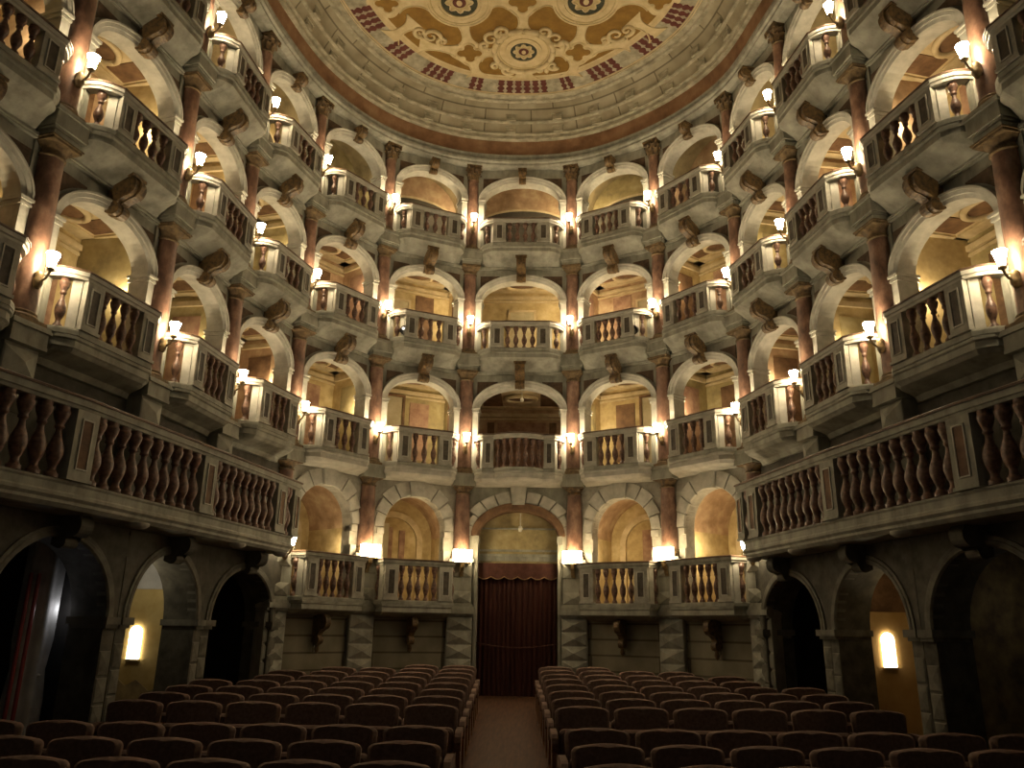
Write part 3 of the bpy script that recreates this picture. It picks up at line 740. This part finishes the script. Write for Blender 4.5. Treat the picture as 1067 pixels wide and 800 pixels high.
# ------------------------------------------------------------------ side walls under the boxes, arcades and big balustrades
FLZ = lambda y: -.04 * (15.3 - y)
SOF = 2.22                                               # underside of the side balcony
for bay in (0, 1, 2, 3, 9, 10, 11, 12):
    p, rz, W = bayframe(bay)
    struct(SIDE(bay), lambda b: b.box(-W / 2, W / 2, .045, .25, 2.2, F[1]), M['shadestone'], (p.x, p.y, 0), rz)
    a = W / 2 - .19; fz = FLZ(p.y) - .06
    def lower(b):
        arch_wall(b, W, fz, SOF + .05, a, 1.22, min(a, .80), -.12, .34)
    struct(SIDE(bay), lower, M['shadestone'], (p.x, p.y, 0), rz)
    o = thing('arch', 'shadowy arcade arch with scroll keystone under the %s side balustrade, %s' % ('left' if bay < 6 else 'right', ORD[4 - bay] + ' from the end wall' if bay < 6 else ORD[bay - 8] + ' from the end wall'), 'arch', (p.x, p.y, 0), rz, 'arcade arches below the side balustrades')
    rr = min(a, .80)
    part('archivolt', None, lambda b: arch_band(b, a, rr, 1.22, [(0, .0), (0, -.13), (.02, -.15), (.06, -.15), (.07, -.14), (.11, -.14), (.11, 0)]), M['halfshade'], o)
    for sx in (-1, 1):
        def imp(b):
            b.box(sx * (a - .01), sx * (W / 2 - .005), -.16, .3, 1.10, 1.14); b.box(sx * (a - .04), sx * (W / 2 - .005), -.19, .35, 1.14, 1.22)
        part('impost', None, imp, M['halfshade'], o)
        def fr(b):
            for k in range(5):
                z0 = fz + .1 + k * .28
                if z0 + .26 < 1.1: b.diamond(sx * (a + .005) if sx > 0 else -W / 2 + .01, W / 2 - .01 if sx > 0 else -(a + .005), z0, z0 + .26, -.12, .028)
        part('diamond_blocks', None, fr, M['halfshade'], o)
    part('scroll_keystone', 'arck', lambda b: b.extr_x(console_prof(.34, .30), -.09, .09, 0, Matrix.Translation((0, -.1, 2.24))), M['shadestone'], o)
for i in (1, 2, 3, 10, 11, 12):                             # diamond blocks above the balustrade
    p, rz = colframe(i)
    def blk(b):
        b.box(-.2, .2, -.14, .1, 2.25, F[1] - .23); b.diamond(-.2, .2, F[1] - .56, F[1] - .27, -.14, .08); b.diamond(-.2, .2, F[1] - .92, F[1] - .63, -.14, .08)
    o = part('stone_pier', 'pier1', blk, M['stone'], None, (p.x, p.y, 0), rz)
    o['label'] = 'diamond-cut stone block above the side balustrade, under the %s' % colname(i); o['category'] = 'pier'; o['group'] = 'diamond-cut blocks above the side balustrades'
for i in (4, 9):                                            # pier below the corner column, above the balustrade end
    pass

for side in (-1, 1):
    bays = [3, 2, 1, 0] if side < 0 else [9, 10, 11, 12]
    nodes = []
    for kk, bnum in enumerate(bays):
        p, rz, W = bayframe(bnum); out_ = Vector((-math.sin(rz), math.cos(rz)))
        al = Vector((math.cos(rz), math.sin(rz))) * (-side) * (.10, .30, .52, .5)[kk]
        nodes.append(Vector((p.x, p.y)) - out_ * .58 - al)
    i0 = 4 if side < 0 else 9
    oc = outward(AX, i0)
    al0 = (AX[i0 - 1 if side < 0 else i0 + 1] - AX[i0]).normalized()
    start = AX[i0] + al0 * .42 - oc * .06; corner = nodes[0] + (nodes[0] - nodes[1]).normalized() * (.50 if side < 0 else .40)
    last = nodes[-1] + (nodes[-1] - nodes[-2]).normalized() * .9
    path = [start, corner] + nodes + [last]
    if side < 0: path = path[::-1]                          # keep the room on the right-hand side of the path
    name = 'left' if side < 0 else 'right'
    o = thing('balustrade', 'long dim stone balustrade with dark balusters along the %s side wall' % name, 'balustrade', (0, 0, 0), 0, 'long side balustrades')
    zs = 2.22
    xy = [(q.x, q.y) for q in path]
    part('slab', None, lambda b: b.sweep([(-.75, zs + .26), (-.75, zs), (-.02, zs), (0, zs + .02), (.02, zs + .04), (.02, zs + .07), (.05, zs + .10), (.05, zs + .13), (.03, zs + .15), (.03, zs + .22), (.045, zs + .24), (.045, zs + .26)], xy), M['stone'], o)
    zt = 3.33
    part('coping', None, lambda b: b.sweep([(-.08, zt - .14), (.07, zt - .14), (.08, zt - .11), (.095, zt - .10), (.095, zt - .035), (-.1, zt - .035), (-.1, zt - .10)], xy), M['stone'], o)
    part('coping_cap', None, lambda b: b.sweep([(-.11, zt - .035), (.11, zt - .035), (.115, zt - .015), (.09, zt), (-.09, zt), (-.115, zt - .015)], xy), M['rail'], o)  # same painted shade strip on the long coping
    z0, z1 = zs + .26, zt - .14
    seq = [corner] + nodes + [last]
    for k in range(len(seq)):
        q = seq[k]
        a_ = seq[max(k - 1, 0)]; b_ = seq[min(k + 1, len(seq) - 1)]
        d = (a_ - b_) if side < 0 else (b_ - a_)
        ang = math.atan2(d.y, d.x)
        if k < len(seq) - 1: pedestal(o, q.x, q.y, ang, .30 if k else .22, z0, z1, .16, pm='rose' if False else 'umber')
        if k < len(seq) - 1:
            nx = seq[k + 1]; Ln = (nx - q).length; m = max(2, int((Ln - .26) / .19))
            for j in range(m):
                u = (.15 + (Ln - .30) * (j + .5) / m) / Ln
                c_ = q + (nx - q) * u; baluster(o, z1 - z0, c_.x, c_.y, z0, 1.5)
    for j in range(3):                                       # the short return to the corner column
        c_ = start + (corner - start) * (.2 + .25 * j); baluster(o, z1 - z0, c_.x, c_.y, z0, 1.1)
    # pads under the slab
    for k, q in enumerate(nodes):
        nx = seq[k] ; d = (q - nx); mid = (q + nx) / 2
        part('pad', None, lambda b: b.lathe([(.0, zs - .07), (.07, zs - .06), (.11, zs - .03), (.11, zs)], 12, mid.x, mid.y), M['white'], o)

# passages behind the arcades
def passage(side):
    sgn = side
    bays = (0, 1, 2, 3) if side < 0 else (9, 10, 11, 12)
    nm = 'wall_left' if side < 0 else 'wall_right'
    for bnum in bays:
        p, rz, W = bayframe(bnum)
        lit = bnum in (2, 10)
        m = (M['yellow'] if side < 0 else M['orange']) if lit else M['unlit']  # plaster colour where lit, painted darkness elsewhere
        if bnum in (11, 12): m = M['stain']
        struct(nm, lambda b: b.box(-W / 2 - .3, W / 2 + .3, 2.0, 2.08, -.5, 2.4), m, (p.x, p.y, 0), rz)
        if bnum in (1, 2, 3, 9, 10, 11, 12):
            # cross wall dividing the passages, on the end-wall side of each bay
            sx = 1 if side < 0 else -1
            xw = struct(nm, lambda b: b.box(sx * (W / 2 - .02), sx * (W / 2 + .05), .34, 2.0, -.5, 2.4), m, (p.x, p.y, 0), rz)
            if bnum == 2:
                part('stained_foot', None, lambda b: b.extr_x([(.36, -.4), (1.9, -.4), (1.9, .42), (1.3, .34), (1.0, .47), (.85, .36), (.7, .44), (.5, .3), (.36, .36)], sx * (W / 2 - .03), sx * (W / 2 - .019)), M['stain'], xw)
                part('pale_head', None, lambda b: b.box(sx * (W / 2 - .03), sx * (W / 2 - .019), .36, 1.95, 1.62, 2.2), M['bluegrey'], xw)
            if bnum == 10:
                part('dark_lintel', None, lambda b: b.box(sx * (W / 2 - .03), sx * (W / 2 - .019), .36, 1.95, 1.46, 2.2), M['umber'], xw)
        struct('ceiling', lambda b: b.box(-W / 2 - .1, W / 2 + .1, .3, 2.05, 2.22, 2.3), M['bluegrey'] if bnum == 2 else M['shadestone'], (p.x, p.y, 0), rz)
passage(-1); passage(1)

def wall_point(bnum, lx, ly, z):
    p, rz, W = bayframe(bnum); c, s = math.cos(rz), math.sin(rz)
    return (p.x + c * lx - s * ly, p.y + s * lx + c * ly, z), rz, W
NICHE = {2: ('left', .06), 10: ('right', -.06)}

# ------------------------------------------------------------------ cornice, cove and painted ceiling
def catmull(P, n=8):
    out = []
    for i in range(len(P) - 1):
        p0, p1, p2, p3 = P[max(i - 1, 0)], P[i], P[i + 1], P[min(i + 2, len(P) - 1)]
        for k in range(n):
            t = k / n
            out.append(.5 * ((2 * p1) + (p2 - p0) * t + (2 * p0 - 5 * p1 + 4 * p2 - p3) * t * t + (3 * p1 - p0 - 3 * p2 + p3) * t ** 3))
    out.append(P[-1]); return out
ring_pts = catmull(AX, 8)
def ring_at(d):
    P = ring_pts; n = len(P); out = []
    for i in range(n):
        t = (P[min(i + 1, n - 1)] - P[max(i - 1, 0)]).normalized()
        out.append(P[i] + Vector((t.y, -t.x)) * d)
    return out
def loft_strip(b, secs, mi=0, smooth=False):
    n = len(ring_pts); o = len(b.v); vs = []
    for d, z in secs: vs += [(q.x, q.y, z) for q in ring_at(d)]
    fs = []
    for i in range(len(secs) - 1):
        for k in range(n - 1): fs.append((i * n + k, i * n + k + 1, (i + 1) * n + k + 1, (i + 1) * n + k))
    b.add(vs, fs, smooth, mi)
def strip_uv(me, secs):
    uv = me.uv_layers.new(name='UVMap'); n = len(ring_pts)
    ss = [0]
    for k in range(1, n): ss.append(ss[-1] + (ring_pts[k] - ring_pts[k - 1]).length)
    vv = [0]
    for i in range(1, len(secs)): vv.append(vv[-1] + math.hypot(secs[i][0] - secs[i - 1][0], secs[i][1] - secs[i - 1][1]))
    for lp in me.loops:
        i, k = divmod(lp.vertex_index, n); uv.data[lp.index].uv = (ss[k], vv[i])
ZC = 12.14
cor = [(-.05, 10.80), (.10, 10.80), (.20, 10.84), (.20, 10.88), (.24, 10.90), (.25, 10.94), (.16, 10.96), (.16, 11.02), (.20, 11.05), (.21, 11.09), (.15, 11.10)]
red = [(.15, 11.10), (.145, 11.2), (.16, 11.32), (.20, 11.43)]
tr1 = [(.20, 11.43), (.27, 11.45), (.28, 11.48), (.25, 11.49), (.27, 11.53), (.32, 11.54), (.33, 11.565), (.30, 11.58)]
cv1 = [(.30, 11.58), (.34, 11.66), (.40, 11.74)]
tr2 = [(.40, 11.74), (.46, 11.75), (.47, 11.78), (.44, 11.79)]
cv2 = [(.44, 11.79), (.50, 11.90), (.58, 11.99), (.68, 12.06)]
tr3 = [(.68, 12.06), (.75, 12.06), (.77, 12.085), (.75, 12.10), (.82, 12.11), (.86, 12.12), (.88, ZC)]
for k, (nm, secs, m, uvq, sm) in enumerate((('cornice', cor, 'stone', 0, 0), ('red', red, 'redband', 0, 1), ('a', tr1, 'covetrim', 0, 0), ('b', cv1, 'cove', 1, 1), ('c', tr2, 'covetrim', 0, 0), ('d', cv2, 'cove', 1, 1), ('e', tr3, 'covetrim', 0, 0))):
    b = MB(); loft_strip(b, secs, 0, bool(sm)); me = b.mesh('trim', M[m])
    if uvq: strip_uv(me, secs)
    if nm == 'd': pass
    o = bpy.data.objects.new('trim_%d' % (k + 1), me); COL.objects.link(o); o['kind'] = 'structure'
    if nm in ('a', 'c'):                                      # little painted corbels on the mouldings
        P = ring_at(secs[-1][0] + .02)
        def corb(b):
            for j in range(3, len(P) - 3, 4):
                q = P[j]; t = (P[j + 1] - P[j - 1]).normalized(); T = Matrix.Translation((q.x, q.y, secs[-1][1])) @ Matrix.Rotation(math.atan2(t.y, t.x), 4, 'Z')
                b.box(-.10, .10, -.05, .06, -.02, .10, 0, T); b.box(-.13, .13, -.06, .06, .10, .13, 0, T)
        part('corbels', None, corb, M['covetrim'], o)

# painted flat ceiling: one surface with its pattern in thin relief
SL = [0]
for k in range(1, len(ring_pts)): SL.append(SL[-1] + (ring_pts[k] - ring_pts[k - 1]).length)
SMID = (SL[6 * 8] + SL[7 * 8]) / 2
RCACHE = {}
def rp(s, d):
    s += SMID; dd = round(d, 3)
    if dd not in RCACHE: RCACHE[dd] = ring_at(dd)
    R = RCACHE[dd]
    for k in range(1, len(SL)):
        if SL[k] >= s:
            u = (s - SL[k - 1]) / (SL[k] - SL[k - 1]); return R[k - 1].lerp(R[k], u)
    return R[-1]
def ceiling(b):
    z = ZC
    def flat(pts, dz, mi, rev=False):
        b.add([(x, y, z - dz) for x, y in pts], [tuple(range(len(pts)))], False, mi)
    outer = ring_at(.86); flat([(q.x, q.y) for q in outer], 0, 0)
    n = len(ring_pts)
    def ringband(d0, d1, dz, mi):
        A, B = ring_at(d0), ring_at(d1)
        vs = [(q.x, q.y, z - dz) for q in A] + [(q.x, q.y, z - dz) for q in B]
        b.add(vs, [(k, k + 1, n + k + 1, n + k) for k in range(n - 1)], False, mi)
    ringband(.86, .94, .012, 5); ringband(.90, .92, .03, 4)
    ringband(.94, 1.36, .006, 4)
    ringband(1.36, 1.44, .016, 5); ringband(1.39, 1.41, .03, 1)
    ringband(1.44, 1.50, .008, 1)
    # painted balusters
    def bal(s):
        for h0, h1 in ((.95, 1.35),):
            prof = [(.062, 0), (.062, .10), (.035, .14), (.045, .22), (.075, .34), (.06, .46), (.026, .52), (.05, .58), (.07, .70), (.05, .84), (.062, .88), (.062, 1)]
            L_ = []; R_ = []
            for w, t in prof:
                d = h0 + (h1 - h0) * t
                L_.append(rp(s - w * 1.35, d)); R_.append(rp(s + w * 1.35, d))
            for k in range(len(prof) - 1):
                q = [L_[k], R_[k], R_[k + 1], L_[k + 1]]
                flat([(p_.x, p_.y) for p_ in q], .012, 3)
    for k in range(6): bal(-.575 + .23 * k)
    s0 = .66
    for gap, cnt in ((.42, 2), (.55, 4), (.6, 3), (.5, 4), (.5, 4)):
        s0 += gap
        for k in range(cnt): bal(s0 + .11 + .22 * k); bal(-(s0 + .11 + .22 * k))
        s0 += .22 * cnt
    # strapwork: lobed amber fields with pale borders
    def closed_border(pts, w, dz, mi):
        m = len(pts); P = [Vector(p_) for p_ in pts]; ins = []; outs = []
        for k in range(m):
            t = (P[(k + 1) % m] - P[k - 1]).normalized(); nn = Vector((t.y, -t.x)); ins.append(P[k] - nn * w / 2); outs.append(P[k] + nn * w / 2)
        vs = [(q.x, q.y, z - dz) for q in ins] + [(q.x, q.y, z - dz) for q in outs] + [(q.x, q.y, z) for q in ins] + [(q.x, q.y, z) for q in outs]
        fs = []
        for k in range(m):
            j = (k + 1) % m; fs += [(k, j, m + j, m + k), (k, 2 * m + k, 2 * m + j, j), (m + k, m + j, 3 * m + j, 3 * m + k)]
        b.add(vs, fs, False, mi)
    def field(pts, w=.05):
        flat(pts, .018, 2); closed_border(pts, w, .026, 1); closed_border(pts, w * .3, .034, 5)
    def circ(cx, cy, rx, ry, n=28): return [(cx + rx * math.cos(2 * PI * k / n), cy + ry * math.sin(2 * PI * k / n)) for k in range(n)]
    def polar(cx, cy, f, n=44, rot=0): return [(cx + f(2 * PI * k / n) * math.cos(2 * PI * k / n + rot), cy + f(2 * PI * k / n) * math.sin(2 * PI * k / n + rot)) for k in range(n)]
    def medallion(cx, cy, r, mi):
        flat(circ(cx, cy, r * 1.28, r * 1.28), .008, 1); closed_border(circ(cx, cy, r * 1.22, r * 1.22), .05, .03, 5); closed_border(circ(cx, cy, r * 1.04, r * 1.04), .05, .035, 1)
        flat(circ(cx, cy, r, r), .012, mi)
        flat(polar(cx, cy, lambda a: r * (.62 + .10 * math.cos(8 * a))), .016, 0); closed_border(polar(cx, cy, lambda a: r * (.62 + .10 * math.cos(8 * a))), .03, .03, 5)
        flat(circ(cx, cy, r * .36, r * .36), .022, 3 if mi == 6 else 2); flat(circ(cx, cy + r * .02, r * .15, r * .2), .03, 1)
    def star(cx, cy, r): field(polar(cx, cy, lambda a: r * (.72 + .28 * abs(math.cos(2 * a)) ** 1.6 - (.10 if abs(math.cos(2 * a)) < .35 else 0)), 48), .04)
    def scroll(cx, cy, r, turn, a0, mi=1):
        pts = []
        for k in range(30):
            w = a0 + turn * k * .28; rr = r * (1 - k / 34); pts.append((cx + rr * math.cos(w), cy + rr * math.sin(w), z - .02))
        b.tube(pts, [.05 * (1 - k / 45) for k in range(30)], 6, mi)
    inner_ = ring_at(1.48); flat([(q.x, q.y) for q in inner_], .003, 2)
    def strap(x0, y0, x1, y1, w0=.34, wm=.15, w1=.34, mi=1):
        d = Vector((x1 - x0, y1 - y0)); L_ = d.length; d /= L_; nn = Vector((-d.y, d.x)); n = 10; A = []; B = []; A2 = []; B2 = []
        for k in range(n + 1):
            u = k / n; e = w0 if u < .5 else w1; w = wm + (e - wm) * abs(2 * u - 1) ** 2.5; p_ = Vector((x0, y0)) + d * L_ * u
            A.append(p_ + nn * w / 2); B.append(p_ - nn * w / 2)
        for P_, dz, m_ in ((list(A) + list(reversed(B)), .0115 + .0004 * (abs(x0 * 7.3 + y0 * 3.1) % 1), mi),):
            vs = [(q.x, q.y, z - dz) for q in A] + [(q.x, q.y, z - dz) for q in B]
            b.add(vs, [(k, k + 1, n + 2 + k, n + 1 + k) for k in range(n)], False, m_)
        for P_ in (A, B):
            b.tube([(q.x, q.y, z - .012) for q in P_], .016, 5, 5)
    def annulus(cx, cy, r0, r1, mi=1):
        n = 40; P0 = circ(cx, cy, r0, r0, n); P1 = circ(cx, cy, r1, r1, n)
        b.add([(x, y, z - .0135) for x, y in P0] + [(x, y, z - .0135) for x, y in P1], [(k, (k + 1) % n, n + (k + 1) % n, n + k) for k in range(n)], False, mi)
        closed_border(P1, .035, .03, 5); closed_border(circ(cx, cy, r1 - .07, r1 - .07, n), .018, .024, 0)
    for my in (0, 1):
        Y_ = (lambda y: y) if not my else (lambda y: 2 * 11.86 - y)
        medallion(0, Y_(13.17), .28, 6); annulus(0, Y_(13.17), .34, .56)
        for k in range(12):
            a = 2 * PI * k / 12 + .26; b.tube([(.58 * math.cos(a + u), Y_(13.17) + .58 * math.sin(a + u), z - .012 - .02 * math.sin((u + .26) / .52 * PI)) for u in (-.24, -.12, 0, .12, .24)], .06, 6, 1)
        strap(0, Y_(13.6), 0, Y_(13.98), .5, .3, .6); strap(0, Y_(12.05), 0, Y_(12.68), .5, .16, .5)
        for sx in (-1, 1):
            flat(polar(sx * 1.08, Y_(13.2), lambda a: .40 - .08 * math.sin(2 * a) ** 2, 44), .010, 1)
            star(sx * 1.08, Y_(13.2), .27)
            strap(sx * 1.08, Y_(12.95), sx * 1.14, Y_(12.36)); strap(sx * .86, Y_(13.2), sx * .52, Y_(13.19), .5, .2, .5)
            strap(sx * 1.32, Y_(13.14), sx * 2.05, Y_(12.95), .34, .16, .5); strap(sx * 1.04, Y_(13.45), sx * .98, Y_(13.9), .34, .16, .45)
            strap(sx * 2.02, Y_(12.35), sx * 2.6, Y_(12.75), .5, .15, .5)
            scroll(sx * .62, Y_(12.80), .20, sx if not my else -sx, .4 if not my else -.4); scroll(sx * .40, Y_(12.62), .15, -sx, 2.2); scroll(sx * .76, Y_(12.98), .12, -sx, 1.0)
            scroll(sx * .34, Y_(13.70), .13, -sx, .5); scroll(sx * .58, Y_(13.58), .12, sx, .5)
            scroll(sx * 1.78, Y_(12.72), .19, sx, .4); scroll(sx * 1.98, Y_(12.60), .14, -sx, 1.4); scroll(sx * 1.58, Y_(12.86), .11, -sx, 2.0)
    for sx in (-1, 1):
        medallion(sx * 1.16, 11.86, .35, 6); annulus(sx * 1.16, 11.86, .42, .60)
        strap(sx * .3, 11.86, sx * .62, 11.86, .34, .2, .5); strap(sx * 1.7, 11.86, sx * 2.3, 11.86, .5, .16, .5)
        flat(polar(sx * 2.5, 11.86, lambda a: .38 - .08 * math.sin(2 * a) ** 2, 44), .010, 1); star(sx * 2.5, 11.86, .24)
    flat(polar(0, 11.86, lambda a: .42 - .08 * math.sin(2 * a) ** 2, 44), .010, 1); star(0, 11.86, .28)
struct('ceiling', ceiling, [M['ceilcream'], M['strap'], M['amber'], M['ceilred'], M['covetrim'], M['strap'], M['medal']])

# ------------------------------------------------------------------ things glimpsed through the side arcades
def arch_glow(w, h):
    r = w / 2
    return [(-r, 0), (r, 0)] + [(r * math.cos(PI * k / 10), h - r + r * math.sin(PI * k / 10)) for k in range(11)]
for bnum, ly, zz, nm, sx in ((2, .79, .70, 'left', 1), (10, .66, .765, 'right', -1)):
    p, rz, W = bayframe(bnum)
    pos, rz, W = wall_point(bnum, sx * (W / 2 - .03), ly, zz)
    o = thing('glow_niche', 'glowing round-topped panel standing in for a backlit niche seen through the %s arcade' % nm, 'lamp', pos, rz + (-PI / 2 if sx > 0 else PI / 2), 'round-topped backlit niches')
    part('glow_panel', 'nlg', lambda b: b.extr_y(arch_glow(.17, .43), -.02, .01), M['niche'], o)  # glowing panel put in for the bright backlit niche, no lamp fitting
    part('frame', 'nlf', lambda b: [b.box(-.095, .095, -.03, .01, -.025, 0)], M['cream'], o)
ld_specs = ((2, .25, .55, 1.75, 4.5, (1, .86, .6)), (10, -.2, .6, 1.75, 2.4, (1, .70, .34)), (1, .80, .44, 1.3, 1.0, (.95, .95, 1)), (11, -.4, .9, 1.5, .35, (1, .85, .6)))
for bnum, lx, ly, z, e, colr in ld_specs:
    pos, rz, W = wall_point(bnum, lx, ly, z)
    ld = bpy.data.lights.new('passage_light', 'POINT'); ld.energy = e; ld.color = colr; ld.shadow_soft_size = .06
    lo = bpy.data.objects.new('passage_light', ld); COL.objects.link(lo); lo.location = pos
# grey drape and red-lacquered pole in the nearest left arch
pos, rz, W = wall_point(1, .66, .66, FLZ(8.8))
def dr(b):
    n = 36; vs = []; fs = []; h = 2.45
    for j in range(9):
        v = j / 8; z = h * v
        for k in range(n):
            a = 2 * PI * k / n; r = (.165 - .04 * math.exp(-((z - .85) / .1) ** 2)) * (1 + .13 * math.sin(6 * a + .6 * v)); vs.append((r * 1.2 * math.cos(a), r * math.sin(a), z))
    for j in range(8):
        for k in range(n): q = (k + 1) % n; fs.append((j * n + k, j * n + q, (j + 1) * n + q, (j + 1) * n + k))
    b.add(vs, fs, True)
o = thing('drape', 'grey gathered drape hanging in the nearest left arcade arch', 'curtain', pos, rz)
part('cloth', None, dr, M['grey_cloth'], o)
part('tie', None, lambda b: b.lathe([(.125, .83), (.142, .845), (.142, .865), (.125, .88)], 20), M['white'], o)
for k, (lx, ly) in enumerate(((.36, .55), (.44, .52))):
    pos, rz, W = wall_point(1, lx, ly, FLZ(8.8))
    o = thing('pole', ('tall dark red pole nearest the left picture edge in the arcade arch', 'slim dark red pole standing against the grey drape in the left arch')[k], 'pole', pos, rz, 'red poles in the left arcade')
    part('shaft', ('pol', k), lambda b: b.lathe([(.022, .02), (.022, 1.9), (.015, 1.93)], 12), M['red_post'], o)
    part('foot', 'polf', lambda b: b.lathe([(.09, 0), (.09, .015), (.03, .03), (.025, .05)], 16), M['iron'], o)

# ------------------------------------------------------------------ floor
def flr(b):
    vs = [(-8, -3, FLZ(-3)), (8, -3, FLZ(-3)), (8, 17.5, FLZ(17.5)), (-8, 17.5, FLZ(17.5))]
    b.add(vs, [(0, 1, 2, 3)])
    b.add([(x, y, z - .1) for x, y, z in vs], [(3, 2, 1, 0)])
struct('floor', flr, M['floor'])

# ------------------------------------------------------------------ seats
YAW = .0345147; CX = .328187
cy_, sy_ = math.cos(YAW), math.sin(YAW)
def seat_parts(o, last, first):
    def back(b):
        T = Matrix.Translation((0, .02, .27)) @ Matrix.Rotation(-.10, 4, 'X')
        pts = []
        w, h = .275, .40
        for k in range(7): a = PI / 2 * k / 6; pts.append((w - .06 + .06 * math.cos(a), h - .05 + .05 * math.sin(a)))
        for k in range(1, 8): u = 1 - 2 * k / 8; pts.append(((w - .06) * u, h + .022 * (1 - u * u)))
        for k in range(7): a = PI / 2 + PI / 2 * k / 6; pts.append((-(w - .06) + .06 * math.cos(a), h - .05 + .05 * math.sin(a)))
        pts += [(-w + .025, .0), (w - .025, 0)]
        b.extr_y(pts, -.055, .055, 0, T, e=.03, smooth=True)
    part('backrest', 'sback', back, M['seat'], o)
    part('seat_cushion', 'scush', lambda b: b.rbox(-.245, .245, -.06, .045, 0, .36, .05, T=Matrix.Translation((0, -.10, .13)) @ Matrix.Rotation(.10, 4, 'X')), M['seat'], o)
    def arm(b):
        pts = [(-.33, .30), (-.37, .33), (-.385, .38), (-.37, .43), (-.33, .462), (-.27, .475), (0, .48), (.05, .46), (.05, .40), (-.27, .395), (-.29, .33)]
        b.extr_x(pts, -.03, .03)
    def std(b):
        b.extr_x([(-.26, .40), (.04, .40), (.02, .05), (.06, 0), (-.28, 0), (-.24, .05)], -.02, .02)
    sides = [-1] + ([1] if last else [])
    for s in sides:
        s2 = s * first
        part('armrest', 'sarm', arm, M['seat'] if True else M['wood'], o, (s2 * .30, 0, 0))
        part('side_standard', 'sstd', std, M['wood'], o, (s2 * .30, 0, 0))
rows = [5.74, 6.5, 7.26, 8.66, 9.36, 10.06, 10.76, 11.48, 12.14, 12.8, 13.4]
rname = ['nearest', 'second', 'third', 'fourth', 'fifth', 'sixth', 'seventh', 'eighth', 'ninth', 'tenth', 'farthest']
lim = {8: 5, 9: 4, 10: 2}
def wall_x(y, side):
    for k in range(13):
        A, B = AX[k], AX[k + 1]
        if (side < 0) == (k < 6) and min(A.y, B.y) <= y <= max(A.y, B.y):
            u = (y - A.y) / (B.y - A.y); return A.x + (B.x - A.x) * u
    return side * 5.0
for r, Y in enumerate(rows):
    for side in (-1, 1):
        cand = []
        for k in range(8):
            xp = side * (.49 + .275 + .60 * k)
            x = CX + xp * cy_ - Y * sy_; y = xp * sy_ + Y * cy_
            if abs(x) > abs(wall_x(y, side)) - .58 or k >= lim.get(r, 7): break
            cand.append((x, y))
        for k, (x, y) in enumerate(cand):
            o = thing('theatre_seat', 'brown velvet seat %s of the aisle, %s row from camera, %s from aisle' % ('left' if side < 0 else 'right', rname[r], ORD[k + 1]), 'seat', (x, y, FLZ(y)), YAW, 'brown velvet theatre seats')
            seat_parts(o, k == len(cand) - 1, 1 if side > 0 else -1)

# ------------------------------------------------------------------ camera, world, view
cam = bpy.data.cameras.new('camera'); cam.sensor_width = 36; cam.lens = 36 * 831.34 / 1067; cam.clip_end = 100
co = bpy.data.objects.new('camera', cam); COL.objects.link(co)
Mx = Matrix.Rotation(YAW, 4, 'Z') @ Matrix.Rotation(PI / 2 + .300457, 4, 'X') @ Matrix.Rotation(.016057, 4, 'Z')
Mx.translation = Vector((CX, 0, CAMZ)); co.matrix_world = Mx
S.camera = co
w = bpy.data.worlds.new('world'); S.world = w; w.use_nodes = True
w.node_tree.nodes['Background'].inputs['Color'].default_value = (1, .86, .62, 1)
w.node_tree.nodes['Background'].inputs['Strength'].default_value = .032
S.view_settings.view_transform = 'Standard'
S.view_settings.look = 'None'
S.view_settings.exposure = .12
S.cycles.use_denoising = True
S.cycles.max_bounces = 5; S.cycles.diffuse_bounces = 4
S.cycles.sample_clamp_indirect = 3
